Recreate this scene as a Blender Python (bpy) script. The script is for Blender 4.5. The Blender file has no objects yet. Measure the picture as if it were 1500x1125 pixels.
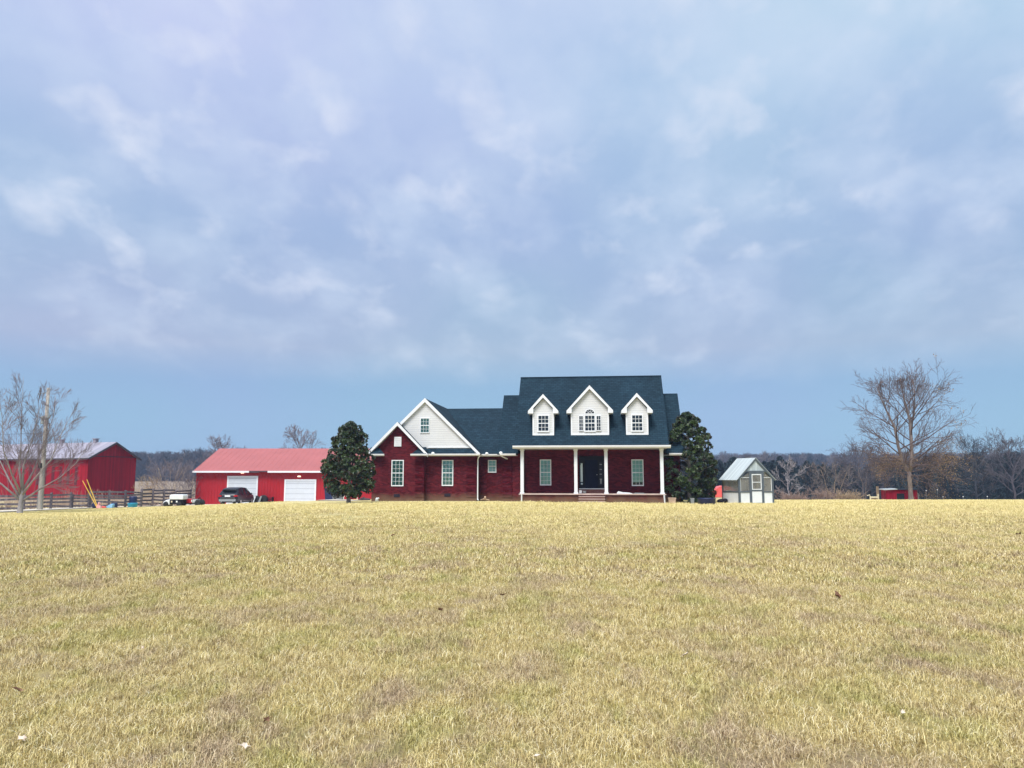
import bpy, math, random
from mathutils import Vector, Matrix, Euler, noise as mnoise
R=math.radians
sc=bpy.context.scene
col=sc.collection
rng=random.Random(7)

# ------------------------------------------------------------------ helpers
class MB:
    """collects faces; build() links them as one mesh object"""
    def __init__(s): s.v=[]; s.f=[]; s.rnd=None
    def add(s,vs,fs):
        o=len(s.v); s.v+= [tuple(p) for p in vs]; s.f+=[tuple(i+o for i in f) for f in fs]
    def box(s,x0,x1,y0,y1,z0,z1):
        s.add([(x0,y0,z0),(x1,y0,z0),(x1,y1,z0),(x0,y1,z0),(x0,y0,z1),(x1,y0,z1),(x1,y1,z1),(x0,y1,z1)],
              [(0,3,2,1),(4,5,6,7),(0,1,5,4),(1,2,6,5),(2,3,7,6),(3,0,4,7)])
    def prism_y(s,poly,y0,y1):      # poly in (x,z), counter-clockwise seen from -y
        n=len(poly)
        s.add([(x,y0,z) for x,z in poly]+[(x,y1,z) for x,z in poly],
              [tuple(range(n)),tuple(range(2*n-1,n-1,-1))]+[(i,i+n,(i+1)%n+n,(i+1)%n) for i in range(n)])
    def prism_x(s,poly,x0,x1):      # poly in (y,z)
        n=len(poly)
        s.add([(x0,y,z) for y,z in poly]+[(x1,y,z) for y,z in poly],
              [tuple(range(n-1,-1,-1)),tuple(range(n,2*n))]+[(i,(i+1)%n,(i+1)%n+n,i+n) for i in range(n)])
    def prism_z(s,poly,z0,z1):
        n=len(poly)
        s.add([(x,y,z0) for x,y in poly]+[(x,y,z1) for x,y in poly],
              [tuple(range(n-1,-1,-1)),tuple(range(n,2*n))]+[(i,(i+1)%n,(i+1)%n+n,i+n) for i in range(n)])
    def slab(s,a,b,c,d,t):          # four corners of the top face, thickness t below
        a,b,c,d=[Vector(p) for p in (a,b,c,d)]
        n=(b-a).cross(d-a).normalized()
        lo=[p-n*t for p in (a,b,c,d)]
        s.add([a,b,c,d]+lo,[(0,1,2,3),(7,6,5,4),(0,4,5,1),(1,5,6,2),(2,6,7,3),(3,7,4,0)])
    def tube(s,pts,rad,n=6,cap=True):
        pts=[Vector(p) for p in pts]; m=len(pts)
        if not isinstance(rad,(list,tuple)): rad=[rad]*m
        vs=[];fs=[]
        t=(pts[1]-pts[0]).normalized()
        a=t.cross(Vector((0,0,1)) if abs(t.z)<.9 else Vector((1,0,0))).normalized()
        for i in range(m):
            t=(pts[min(i+1,m-1)]-pts[max(i-1,0)]).normalized()
            a=(a-t*a.dot(t)).normalized(); b=t.cross(a)
            for k in range(n):
                an=2*math.pi*k/n
                vs.append(pts[i]+(a*math.cos(an)+b*math.sin(an))*rad[i])
        for i in range(m-1):
            for k in range(n):
                k2=(k+1)%n
                fs.append((i*n+k,i*n+k2,(i+1)*n+k2,(i+1)*n+k))
        if cap: fs.append(tuple(range(n-1,-1,-1))); fs.append(tuple(range((m-1)*n,m*n)))
        s.add(vs,fs)
    def ell(s,c,r,nu=12,nv=8,zmin=-1.):
        vs=[];fs=[]
        for j in range(nv+1):
            ph=-math.pi/2+math.pi*j/nv
            z=max(math.sin(ph),zmin); q=math.cos(ph) if math.sin(ph)>=zmin else math.sqrt(max(0,1-zmin*zmin))
            for i in range(nu):
                th=2*math.pi*i/nu
                vs.append((c[0]+r[0]*q*math.cos(th),c[1]+r[1]*q*math.sin(th),c[2]+r[2]*z))
        for j in range(nv):
            for i in range(nu):
                i2=(i+1)%nu
                fs.append((j*nu+i,j*nu+i2,(j+1)*nu+i2,(j+1)*nu+i))
        s.add(vs,fs)
    def lathe(s,prof,c=(0,0,0),n=20):
        vs=[];fs=[];m=len(prof)
        for r,z in prof:
            for i in range(n):
                th=2*math.pi*i/n; vs.append((c[0]+r*math.cos(th),c[1]+r*math.sin(th),c[2]+z))
        for j in range(m-1):
            for i in range(n):
                i2=(i+1)%n; fs.append((j*n+i,j*n+i2,(j+1)*n+i2,(j+1)*n+i))
        fs.append(tuple(range(n-1,-1,-1))); fs.append(tuple(range((m-1)*n,m*n)))
        s.add(vs,fs)
    def xf(s,M):
        s.v=[tuple(M@Vector(p)) for p in s.v]; return s
    def build(s,name,mat,parent=None,smooth=False,bevel=0):
        me=bpy.data.meshes.new(name); me.from_pydata(s.v,[],s.f); me.update()
        if s.rnd:
            at=me.attributes.new('rnd','FLOAT','POINT'); at.data.foreach_set('value',s.rnd)
        me.materials.append(mat)
        if smooth: me.polygons.foreach_set('use_smooth',[True]*len(me.polygons))
        o=bpy.data.objects.new(name,me); col.objects.link(o)
        if parent: o.parent=parent
        if bevel:
            b=o.modifiers.new('bevel','BEVEL'); b.width=bevel; b.segments=2; b.limit_method='ANGLE'
        return o
def tag(o,label=None,cat=None,group=None,kind=None):
    if label: o['label']=label
    if cat: o['category']=cat
    if group: o['group']=group
    if kind: o['kind']=kind
    return o
def empty(name,loc,rz=0,**k):
    o=bpy.data.objects.new(name,None); col.objects.link(o); o.location=loc; o.rotation_euler=(0,0,rz); o.empty_display_size=.3
    return tag(o,**k)
def copy_tree(o,parent=None):
    c=o.copy(); col.objects.link(c); c.parent=parent
    for ch in [q for q in col.objects if q.parent==o]: copy_tree(ch,c)
    return c
def sstep(a,b,x):
    t=min(1,max(0,(x-a)/(b-a))); return t*t*(3-2*t)
def lerp(a,b,t): return a+(b-a)*t
def pw(x,pts):
    if x<=pts[0][0]: return pts[0][1]
    for (a,b),(c,d) in zip(pts,pts[1:]):
        if x<=c: return b+(d-b)*(x-a)/(c-a)
    return pts[-1][1]

# terrain height ------------------------------------------------------------
def h(x,y):
    A=sstep(-7,-31,x)*sstep(12,50,y)
    wl=sstep(-.02,-.24,x/max(y,1)) if y>0 else .5
    zl=pw(y,[(60,0),(68,-.15),(78,-.42),(90,-.45),(150,-.7),(380,.1),(900,3),(2500,12)])
    zr=pw(y,[(52,0),(56,-.07),(60,-.22),(66,-.56),(100,-2.1),(160,-3.7),(230,-3.6),(500,2),(900,4),(2500,12)])
    z=-.8*A*(1-sstep(600,900,y))+zl*wl+zr*(1-wl)
    z-=.10*math.exp(-((x-13)/7)**2-((y-50)/7)**2)
    z+=.03*mnoise.noise(Vector((x*.13,y*.13,0)))*sstep(2,10,y)*(1-sstep(40,48,y))
    return z

# ------------------------------------------------------------------ materials
class NT:
    def __init__(s,name):
        s.m=bpy.data.materials.new(name); s.m.use_nodes=True; s.t=s.m.node_tree; s.n=s.t.nodes; s.l=s.t.links
        s.b=s.n['Principled BSDF']; s.out=s.n['Material Output']
    def node(s,t,**k):
        q=s.n.new(t)
        for a,v in k.items():
            if hasattr(q,a): setattr(q,a,v)
            else: q.inputs[a.replace('_',' ')].default_value=v
        return q
    def link(s,a,b): s.l.new(a,b)
def socks(nt,q,i,v):
    if hasattr(v,'is_linked') : nt.link(v,q.inputs[i])
    else: q.inputs[i].default_value=v
def c4(c): return (c[0],c[1],c[2],1)
def mix(nt,f,a,b,bt='MIX'):
    q=nt.n.new('ShaderNodeMix'); q.data_type='RGBA'; q.blend_type=bt
    socks(nt,q,0,f)
    for i,v in ((6,a),(7,b)):
        if isinstance(v,tuple): v=c4(v)
        socks(nt,q,i,v)
    return q.outputs[2]
def ramp(nt,fac,stops):
    q=nt.n.new('ShaderNodeValToRGB'); nt.link(fac,q.inputs[0])
    e=q.color_ramp.elements
    while len(e)<len(stops): e.new(.5)
    for el,(p,c) in zip(e,stops):
        el.position=p; el.color=c4(c) if isinstance(c,tuple) else (c,c,c,1)
    return q.outputs[0]
def math_(nt,op,a,b=0.,c=None):
    q=nt.n.new('ShaderNodeMath'); q.operation=op; socks(nt,q,0,a); socks(nt,q,1,b)
    if c is not None: socks(nt,q,2,c)
    return q.outputs[0]
def noise(nt,vec,scale,detail=3.,rough=.5,dist=0.):
    q=nt.n.new('ShaderNodeTexNoise'); nt.link(vec,q.inputs['Vector'])
    q.inputs['Scale'].default_value=scale; q.inputs['Detail'].default_value=detail; q.inputs['Roughness'].default_value=rough; q.inputs['Distortion'].default_value=dist
    return q.outputs['Fac']
def objco(nt): return nt.n.new('ShaderNodeTexCoord').outputs['Object']
def wpos(nt): return nt.n.new('ShaderNodeNewGeometry').outputs['Position']
def scaled(nt,vec,s):
    q=nt.n.new('ShaderNodeMapping'); nt.link(vec,q.inputs[0]); q.inputs['Scale'].default_value=s; return q.outputs[0]
def bump(nt,hgt,strength=.3,dist=.02):
    q=nt.n.new('ShaderNodeBump'); q.inputs['Strength'].default_value=strength; q.inputs['Distance'].default_value=dist
    nt.link(hgt,q.inputs['Height']); nt.link(q.outputs[0],nt.b.inputs['Normal'])
def walluv(nt):
    """(along wall, height) from object space, for any wall direction"""
    g=nt.n.new('ShaderNodeTexCoord')
    sn=nt.n.new('ShaderNodeSeparateXYZ'); nt.link(g.outputs['Normal'],sn.inputs[0])
    so=nt.n.new('ShaderNodeSeparateXYZ'); nt.link(g.outputs['Object'],so.inputs[0])
    gt=math_(nt,'GREATER_THAN',math_(nt,'ABSOLUTE',sn.outputs[0]),math_(nt,'ABSOLUTE',sn.outputs[1]))
    u=math_(nt,'ADD',math_(nt,'MULTIPLY',so.outputs[1],gt),math_(nt,'MULTIPLY',so.outputs[0],math_(nt,'SUBTRACT',1.,gt)))
    c=nt.n.new('ShaderNodeCombineXYZ'); nt.link(u,c.inputs[0]); nt.link(so.outputs[2],c.inputs[1])
    return c.outputs[0]
def plain(name,c,rough=.6,var=.12,scale=3.,metal=0.,bumpy=0.,spec=None):
    nt=NT(name); nz=noise(nt,objco(nt),scale,4.)
    lo=tuple(x*(1-var) for x in c); hi=tuple(min(1,x*(1+var)) for x in c)
    nt.link(ramp(nt,nz,[(.3,lo),(.7,hi)]),nt.b.inputs['Base Color'])
    nt.b.inputs['Roughness'].default_value=rough; nt.b.inputs['Metallic'].default_value=metal
    if spec is not None: nt.b.inputs['Specular IOR Level'].default_value=spec
    if bumpy: bump(nt,noise(nt,objco(nt),scale*8,4.),bumpy,.01)
    return nt.m
def m_brick(name,c1,c2,mortar):
    nt=NT(name); uv=walluv(nt)
    b=nt.n.new('ShaderNodeTexBrick'); nt.link(uv,b.inputs[0])
    for k,v in (('Color1',c4(c1)),('Color2',c4(c2)),('Mortar',c4(mortar)),('Scale',1.),('Mortar Size',.006),('Brick Width',.215),('Row Height',.075),('Bias',-.2)): b.inputs[k].default_value=v
    big=noise(nt,scaled(nt,objco(nt),(1,1,2.2)),1.1,5.,.6)
    colr=mix(nt,1.,b.outputs[0],ramp(nt,big,[(.3,(.86,.84,.85)),(.7,(1.14,1.12,1.1))]),'MULTIPLY')
    # splash-back dirt and pale mortar wash on the lowest courses
    so=nt.n.new('ShaderNodeSeparateXYZ'); nt.link(objco(nt),so.inputs[0])
    low=math_(nt,'ADD',so.outputs[2],math_(nt,'MULTIPLY',noise(nt,objco(nt),1.7,4.),.55))
    f=ramp(nt,low,[(.30,.8),(.85,0.)])
    colr=mix(nt,f,colr,(.17,.115,.075))
    nt.link(colr,nt.b.inputs['Base Color']); nt.b.inputs['Roughness'].default_value=.9; nt.b.inputs['Specular IOR Level'].default_value=.12
    bump(nt,b.outputs['Fac'],-.4,.01)
    return nt.m
def m_shingle(name,c1,c2,gap):
    nt=NT(name); uv=walluv(nt)
    b=nt.n.new('ShaderNodeTexBrick'); nt.link(uv,b.inputs[0])
    for k,v in (('Color1',c4(c1)),('Color2',c4(c2)),('Mortar',c4(gap)),('Scale',1.),('Mortar Size',.012),('Brick Width',.31),('Row Height',.13),('Bias',0.)): b.inputs[k].default_value=v
    s=noise(nt,scaled(nt,uv,(3.,7.,1)),1.,5.,.7)
    big=noise(nt,objco(nt),.5,3.)
    c=mix(nt,1.,b.outputs[0],ramp(nt,s,[(.3,(.62,.66,.7)),(.72,(1.4,1.36,1.3))]),'MULTIPLY')
    c=mix(nt,1.,c,ramp(nt,big,[(.3,(.85,.85,.85)),(.7,(1.15,1.15,1.15))]),'MULTIPLY')
    nt.link(c,nt.b.inputs['Base Color']); nt.b.inputs['Roughness'].default_value=.9; nt.b.inputs['Specular IOR Level'].default_value=.2
    bump(nt,b.outputs['Fac'],-.5,.02)
    return nt.m
def m_siding(name,c,row=.115):
    nt=NT(name); so=nt.n.new('ShaderNodeSeparateXYZ'); nt.link(objco(nt),so.inputs[0])
    fr=math_(nt,'FRACT',math_(nt,'DIVIDE',so.outputs[2],row))
    line=ramp(nt,fr,[(0.,(.60,.60,.64)),(.18,(1.,1.,1.)),(1.,(1.,1.,1.))])
    n=noise(nt,objco(nt),1.4,4.)
    cc=mix(nt,1.,mix(nt,1.,c4(c)[:3],line,'MULTIPLY'),ramp(nt,n,[(.3,(.93,.92,.9)),(.7,(1.,1.,1.))]),'MULTIPLY')
    nt.link(cc,nt.b.inputs['Base Color']); nt.b.inputs['Roughness'].default_value=.6
    bump(nt,fr,.6,.015); return nt.m
def m_boards(name,c1,c2,gap,w=.24,vstretch=.35):
    """weathered vertical boards"""
    nt=NT(name); uv=walluv(nt)
    sp=nt.n.new('ShaderNodeSeparateXYZ'); nt.link(uv,sp.inputs[0])
    q=math_(nt,'DIVIDE',sp.outputs[0],w)
    idx=math_(nt,'FLOOR',q); fr=math_(nt,'FRACT',q)
    wn=nt.n.new('ShaderNodeTexWhiteNoise'); wn.noise_dimensions='1D'; nt.link(idx,wn.inputs['W'])
    base=mix(nt,wn.outputs[0],c1,c2)
    st=noise(nt,scaled(nt,uv,(9.,vstretch,1)),1.,5.,.65)
    base=mix(nt,1.,base,ramp(nt,st,[(.3,(.6,.6,.66)),(.7,(1.25,1.2,1.2))]),'MULTIPLY')
    e=ramp(nt,fr,[(0.,1.),(.05,0.),(1.,0.)])
    base=mix(nt,e,base,gap)
    nt.link(base,nt.b.inputs['Base Color']); nt.b.inputs['Roughness'].default_value=.85
    nt.b.inputs['Specular IOR Level'].default_value=.25
    return nt.m
def m_bark(name,c1,c2,scale=6.):
    nt=NT(name); n=noise(nt,scaled(nt,objco(nt),(1,1,.3)),scale,5.,.6)
    nt.link(ramp(nt,n,[(.35,c1),(.65,c2)]),nt.b.inputs['Base Color']); nt.b.inputs['Roughness'].default_value=.9
    bump(nt,n,.6,.02); return nt.m
def m_leaf(name,c1,c2,back=None,rough=.4,trans=.0):
    nt=NT(name); at=nt.n.new('ShaderNodeAttribute'); at.attribute_name='rnd'
    c=ramp(nt,at.outputs['Fac'],[(0.,c1),(1.,c2)])
    if back:
        g=nt.n.new('ShaderNodeNewGeometry'); c=mix(nt,g.outputs['Backfacing'],c,back)
    nt.link(c,nt.b.inputs['Base Color']); nt.b.inputs['Roughness'].default_value=rough
    return nt.m

# lawn colours shared by the soil and the blades
def lawn_patches(nt):
    p=wpos(nt)
    a=noise(nt,scaled(nt,p,(1,.7,1)),.95,8.,.76,.8)
    b=noise(nt,scaled(nt,p,(1,.6,1)),1.3,8.,.78,.6)
    c=noise(nt,p,.13,3.,.5)
    return a,b,c
def m_grass(name,blade):
    nt=NT(name); a,b,c=lawn_patches(nt)
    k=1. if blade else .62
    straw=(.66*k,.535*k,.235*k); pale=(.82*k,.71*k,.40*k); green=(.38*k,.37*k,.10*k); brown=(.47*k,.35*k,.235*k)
    if blade:
        at=nt.n.new('ShaderNodeAttribute'); at.attribute_name='rnd'; r=at.outputs['Fac']
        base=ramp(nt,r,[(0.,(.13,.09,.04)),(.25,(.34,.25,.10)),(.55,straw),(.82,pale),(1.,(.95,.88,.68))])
        gb=ramp(nt,r,[(0.,(.15,.15,.03)),(.5,green),(1.,(.66,.62,.24))])
        bb=ramp(nt,r,[(0.,(.16,.105,.07)),(.5,brown),(1.,(.62,.49,.36))])
    else:
        p=wpos(nt); f=noise(nt,p,38.,4.,.7)
        base=ramp(nt,f,[(.3,tuple(x*.55 for x in straw)),(.6,straw),(.8,pale)])
        gb=ramp(nt,f,[(.3,tuple(x*.5 for x in green)),(.7,green)])
        bb=ramp(nt,f,[(.3,tuple(x*.5 for x in brown)),(.7,brown)])
    x=mix(nt,ramp(nt,a,[(.48,0.),(.62,.85)]),base,bb)
    x=mix(nt,ramp(nt,b,[(.50,0.),(.64,.75)]),x,gb)
    # lawn colour blends into a paler, yellower straw tone towards the house
    so=nt.n.new('ShaderNodeSeparateXYZ'); nt.link(wpos(nt),so.inputs[0])
    yy=math_(nt,'ADD',math_(nt,'DIVIDE',so.outputs[1],60.),math_(nt,'MULTIPLY',math_(nt,'SUBTRACT',c,.5),.5))
    dry=(.77,.665,.33) if blade else (.63,.54,.26)
    x=mix(nt,ramp(nt,yy,[(.25,0.),(.75,.72)]),x,dry)
    if not blade:
        # the fields beyond the farmyard are duller and browner
        ff=ramp(nt,math_(nt,'DIVIDE',so.outputs[1],400.),[(.19,0.),(.25,1.)])
        fn=noise(nt,scaled(nt,wpos(nt),(.03,.25,1)),1.,4.,.6)
        x=mix(nt,ff,x,ramp(nt,fn,[(.35,(.22,.165,.12)),(.65,(.32,.25,.18))]))
        bump(nt,noise(nt,wpos(nt),25.,5.,.7),.7,.05)
    nt.link(x,nt.b.inputs['Base Color']); nt.b.inputs['Roughness'].default_value=.8; nt.b.inputs['Specular IOR Level'].default_value=.15
    return nt.m

M={}
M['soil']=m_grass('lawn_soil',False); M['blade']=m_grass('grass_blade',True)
M['brick']=m_brick('brick_wall',(.062,.0035,.009),(.148,.014,.022),(.070,.024,.028))
M['quoin']=m_brick('brick_quoin',(.05,.002,.007),(.115,.006,.014),(.022,.003,.008))
M['shingle']=m_shingle('blue_shingle',(.006,.022,.037),(.012,.034,.054),(.003,.010,.020))
M['siding']=m_siding('white_siding',(.68,.69,.715),.15)
M['trim']=plain('white_trim',(.74,.76,.80),.45,.04)
M['gutter']=plain('gutter_white',(.68,.68,.70),.4,.05)
M['soffit']=plain('soffit_grey',(.30,.30,.33),.6,.05)
M['floor']=plain('porch_concrete',(.50,.38,.34),.8,.15,2.)
M['stepbrick']=m_brick('brick_step',(.16,.06,.055),(.22,.09,.075),(.2,.14,.12))
M['navy']=plain('navy_door_paint',(.002,.004,.020),.5,.1,spec=.15)
M['blackish']=plain('dark_frame',(.008,.008,.014),.6,.1,spec=.2)
M['vent']=plain('vent_dark',(.012,.005,.018),.7,.1)
M['blind']=plain('window_blind',(.42,.62,.58),.7,.18,2.5)
M['blindpale']=plain('window_blind_pale',(.45,.66,.54),.7,.08,2.)
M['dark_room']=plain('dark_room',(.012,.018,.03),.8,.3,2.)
M['curtain']=plain('pale_curtain',(.55,.68,.72),.7,.1)
nt=NT('window_glass'); gl=nt.n.new('ShaderNodeBsdfGlossy'); gl.inputs['Roughness'].default_value=.03
tr=nt.n.new('ShaderNodeBsdfTransparent'); tr.inputs[0].default_value=(.80,.92,.92,1)
fr=nt.n.new('ShaderNodeFresnel'); fr.inputs[0].default_value=1.5
ms=nt.n.new('ShaderNodeMixShader'); nt.link(math_(nt,'MULTIPLY',fr.outputs[0],1.1),ms.inputs[0]); nt.link(tr.outputs[0],ms.inputs[1]); nt.link(gl.outputs[0],ms.inputs[2]); nt.link(ms.outputs[0],nt.out.inputs[0])
M['glass']=nt.m
nt=NT('greenhouse_film'); df_=nt.n.new('ShaderNodeBsdfDiffuse'); df_.inputs[0].default_value=(.50,.49,.48,1)
tr=nt.n.new('ShaderNodeBsdfTransparent'); tr.inputs[0].default_value=(.95,.95,.92,1); gl=nt.n.new('ShaderNodeBsdfTranslucent'); gl.inputs[0].default_value=(.66,.64,.60,1)
ms=nt.n.new('ShaderNodeMixShader'); ms.inputs[0].default_value=.5; nt.link(df_.outputs[0],ms.inputs[1]); nt.link(gl.outputs[0],ms.inputs[2])
ms2=nt.n.new('ShaderNodeMixShader'); fn_=ramp(nt,noise(nt,scaled(nt,objco(nt),(2,2,1)),1.,2.),[(.3,.28),(.7,.46)]); nt.link(fn_,ms2.inputs[0]); nt.link(tr.outputs[0],ms2.inputs[1]); nt.link(ms.outputs[0],ms2.inputs[2]); nt.link(ms2.outputs[0],nt.out.inputs[0])
M['film']=nt.m
M['redmetal']=plain('red_metal',(.36,.002,.010),.5,.08,.6)
M['redroof']=plain('faded_red_roof',(.35,.10,.10),.6,.07,.35)
M['barn']=m_boards('barn_boards',(.24,.0015,.010),(.36,.003,.016),(.06,.0,.01))
M['barnroof']=m_boards('tin_roof',(.27,.27,.33),(.33,.32,.38),(.19,.19,.24),.6,.2)
M['doorwhite']=m_siding('garage_door_white',(.60,.64,.70),.52)
M['ventred']=plain('dark_red_vent',(.10,.002,.012),.9,.4,3.)
M['wood']=m_boards('grey_fence_wood',(.125,.112,.13),(.22,.195,.215),(.07,.065,.08),.15,1.)
M['wooddark']=plain('dark_fence_wood',(.06,.05,.065),.9,.3,4.)
M['polewood']=m_bark('pole_wood',(.26,.24,.22),(.40,.36,.32),5.)
M['bark']=m_bark('tree_bark',(.16,.12,.11),(.27,.22,.20))
M['barkdark']=m_bark('dark_twigs',(.085,.06,.065),(.14,.10,.10))
M['woodgrey']=m_bark('wood_grey',(.065,.058,.070),(.12,.105,.12))
M['woodblue']=m_bark('wood_dark',(.028,.034,.045),(.055,.062,.075))
M['woodtan']=m_bark('wood_tan',(.12,.095,.085),(.20,.16,.14))
M['barkpale']=m_bark('pale_bark',(.22,.195,.205),(.36,.33,.33))
M['barkgrey']=m_bark('grey_purple_bark',(.13,.105,.12),(.22,.18,.195))
M['barktan']=m_bark('tan_stems',(.30,.21,.13),(.44,.33,.21))
M['magleaf']=m_leaf('magnolia_leaf',(.006,.020,.010),(.062,.10,.024),(.065,.045,.018),.42)
M['brownleaf']=m_leaf('brown_leaf',(.17,.095,.045),(.40,.27,.12),None,.7)
M['cedar']=m_leaf('cedar_leaf',(.008,.024,.030),(.024,.048,.052),None,.8)
M['gravel']=plain('gravel',(.56,.50,.44),.9,.22,6.,bumpy=.4)
M['concrete']=plain('concrete',(.62,.56,.47),.85,.1,2.)
M['black']=plain('black_rubber',(.012,.012,.014),.7,.2)
M['carpaint']=plain('dark_car_paint',(.010,.011,.017),.3,.1,1.,metal=.0)
M['carglass']=plain('car_glass',(.015,.018,.025),.06,.1)
M['silver']=plain('silver_metal',(.5,.5,.52),.3,.1,3.,metal=.9)
M['redlens']=plain('red_lens',(.35,.01,.015),.25,.1)
M['plate']=plain('plate_white',(.8,.82,.85),.4,.03)
M['yellow']=plain('yellow_plastic',(.75,.48,.06),.5,.1)
M['white']=plain('white_plastic',(.74,.77,.80),.4,.05)
M['grayframe']=plain('grey_painted_wood',(.085,.105,.13),.6,.12)
M['polyroof']=m_boards('translucent_roof_sheet',(.44,.52,.54),(.49,.57,.58),(.34,.42,.46),.15,.2)
M['blue']=plain('blue_plastic',(.02,.30,.52),.4,.1)
M['navyplastic']=plain('dark_blue_plastic',(.008,.016,.07),.5,.2)
M['lightblue']=plain('light_blue_plastic',(.25,.52,.80),.45,.1)
M['pink']=plain('pink_plastic',(.78,.38,.38),.5,.1)
M['tan']=plain('tan_terracotta',(.50,.36,.27),.8,.15)
M['coral']=plain('coral_red_plastic',(.72,.11,.11),.5,.12)
M['beige']=plain('beige_plastic',(.60,.52,.38),.6,.1)
M['greyplastic']=plain('grey_plastic',(.25,.27,.28),.6,.1)
M['palewood']=plain('pale_wood',(.68,.62,.45),.8,.12,8.)
M['brownpost']=plain('brown_post',(.36,.27,.19),.9,.15,8.)
M['shelter']=m_boards('shelter_red_boards',(.30,.006,.03),(.40,.012,.035),(.1,.0,.01),.3,.5)
M['leafdry']=plain('dry_leaf_brown',(.16,.075,.04),.8,.25,20.)
M['leafpale']=plain('dry_leaf_pale',(.62,.52,.44),.8,.12,20.)
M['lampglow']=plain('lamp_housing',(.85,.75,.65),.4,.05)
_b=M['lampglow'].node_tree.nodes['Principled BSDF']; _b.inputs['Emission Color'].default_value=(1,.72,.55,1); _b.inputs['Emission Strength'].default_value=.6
M['seedling']=m_bark('dry_weed',(.24,.16,.13),(.36,.26,.21))

# ------------------------------------------------------------------ camera
cam=bpy.data.cameras.new('camera'); co=bpy.data.objects.new('camera',cam); col.objects.link(co)
co.location=(0,0,1.63); co.rotation_euler=(R(90)+math.atan(135.5/1134),0,0)
cam.sensor_width=36; cam.lens=36*1134/1500; cam.clip_end=6000; cam.clip_start=.05
sc.camera=co

# ------------------------------------------------------------------ world and sun
SUN_EL,SUN_AZ=R(58),R(204)      # azimuth clockwise from +Y: behind the camera, to its left
w=bpy.data.worlds.new('World'); sc.world=w; w.use_nodes=True
class W: pass
wt=W(); wt.t=w.node_tree; wt.n=wt.t.nodes; wt.l=wt.t.links; wt.link=lambda a,b: wt.l.new(a,b)
bg=wt.n['Background']
sky=wt.n.new('ShaderNodeTexSky'); sky.sky_type='NISHITA'; sky.sun_disc=False; sky.sun_elevation=SUN_EL; sky.sun_rotation=SUN_AZ
sky.air_density=1.; sky.dust_density=1.5
gen=wt.n.new('ShaderNodeTexCoord').outputs['Generated']
sp=wt.n.new('ShaderNodeSeparateXYZ'); wt.link(gen,sp.inputs[0])
zz=math_(wt,'MAXIMUM',sp.outputs[2],0.)
# cloud deck seen in perspective: project the direction on a plane overhead
den=math_(wt,'ADD',zz,.42)
cx=wt.n.new('ShaderNodeCombineXYZ'); wt.link(math_(wt,'DIVIDE',sp.outputs[0],den),cx.inputs[0]); wt.link(math_(wt,'DIVIDE',sp.outputs[1],den),cx.inputs[1])
mp=wt.n.new('ShaderNodeMapping'); wt.link(cx.outputs[0],mp.inputs[0]); mp.inputs['Rotation'].default_value=(0,0,R(-6)); mp.inputs['Scale'].default_value=(2.2,1.75,1)
cv=mp.outputs[0]
n1=noise(wt,cv,1.5,6.,.55,.2)
n2=noise(wt,cv,4.4,5.,.5,.15)
mp2=wt.n.new('ShaderNodeMapping'); wt.link(cx.outputs[0],mp2.inputs[0]); mp2.inputs['Location'].default_value=(7.3,2.1,4.)
n3=noise(wt,mp2.outputs[0],.55,3.,.5)
T=lambda r_,g_,b_: tuple((((v/255+.055)/1.055)**2.4)/1.72 for v in (r_,g_,b_))
grad=ramp(wt,zz,[(0.,T(146,184,222)),(.05,T(142,178,220)),(.115,T(142,172,214)),(.16,T(170,181,213)),(.30,T(166,187,221)),(.46,T(184,208,235)),(.64,T(204,226,245)),(1.,T(212,230,245))])
# lilac to the left, cyan-grey to the right, drifting
tf=math_(wt,'ADD',math_(wt,'MULTIPLY',sp.outputs[0],.42),math_(wt,'MULTIPLY',math_(wt,'SUBTRACT',n3,.5),1.5))
tint=ramp(wt,math_(wt,'ADD',tf,.5),[(.22,(1.10,.96,1.05)),(.42,(1.02,.99,1.01)),(.60,(.95,1.05,.98)),(.85,(.95,1.10,.96))])
base=mix(wt,1.,grad,tint,'MULTIPLY')
up=ramp(wt,zz,[(.105,0.),(.17,.55),(.30,1.)])
shade=ramp(wt,n1,[(.34,(.90,.935,.97)),(.50,(1.,1.,1.)),(.66,(1.10,1.06,1.03))])
base=mix(wt,up,base,mix(wt,1.,base,shade,'MULTIPLY'))
n4=noise(wt,cv,3.1,5.,.52,.1)
puff=math_(wt,'MULTIPLY',ramp(wt,n4,[(.44,0.),(.60,.26),(.76,.58)]),up)
base=mix(wt,puff,base,T(220,232,250))
cl2=math_(wt,'MULTIPLY',math_(wt,'MULTIPLY',ramp(wt,n2,[(.51,0.),(.74,.70)]),ramp(wt,n1,[(.40,0.),(.56,1.)])),up)
base=mix(wt,cl2,base,T(236,240,252))
# near-overcast deck over the physical sky
deck=wt.n.new('ShaderNodeMix'); deck.data_type='RGBA'; deck.inputs[0].default_value=.86
scl=wt.n.new('ShaderNodeMix'); scl.data_type='RGBA'; scl.blend_type='MULTIPLY'; scl.inputs[0].default_value=1.
wt.link(base,scl.inputs[6]); scl.inputs[7].default_value=(10,10,10,1)
SKYK=1.0
nis=wt.n.new('ShaderNodeMix'); nis.data_type='RGBA'; nis.blend_type='MULTIPLY'; nis.inputs[0].default_value=1.
wt.link(sky.outputs[0],nis.inputs[6]); nis.inputs[7].default_value=(1,1,1,1)
wt.link(nis.outputs[2],deck.inputs[6]); wt.link(scl.outputs[2],deck.inputs[7])
wt.link(deck.outputs[2],bg.inputs[0]); bg.inputs[1].default_value=.1*SKYK
sun=bpy.data.lights.new('sun','SUN'); sun.energy=2.75; sun.angle=R(26); sun.color=(1,.965,.91)
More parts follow.
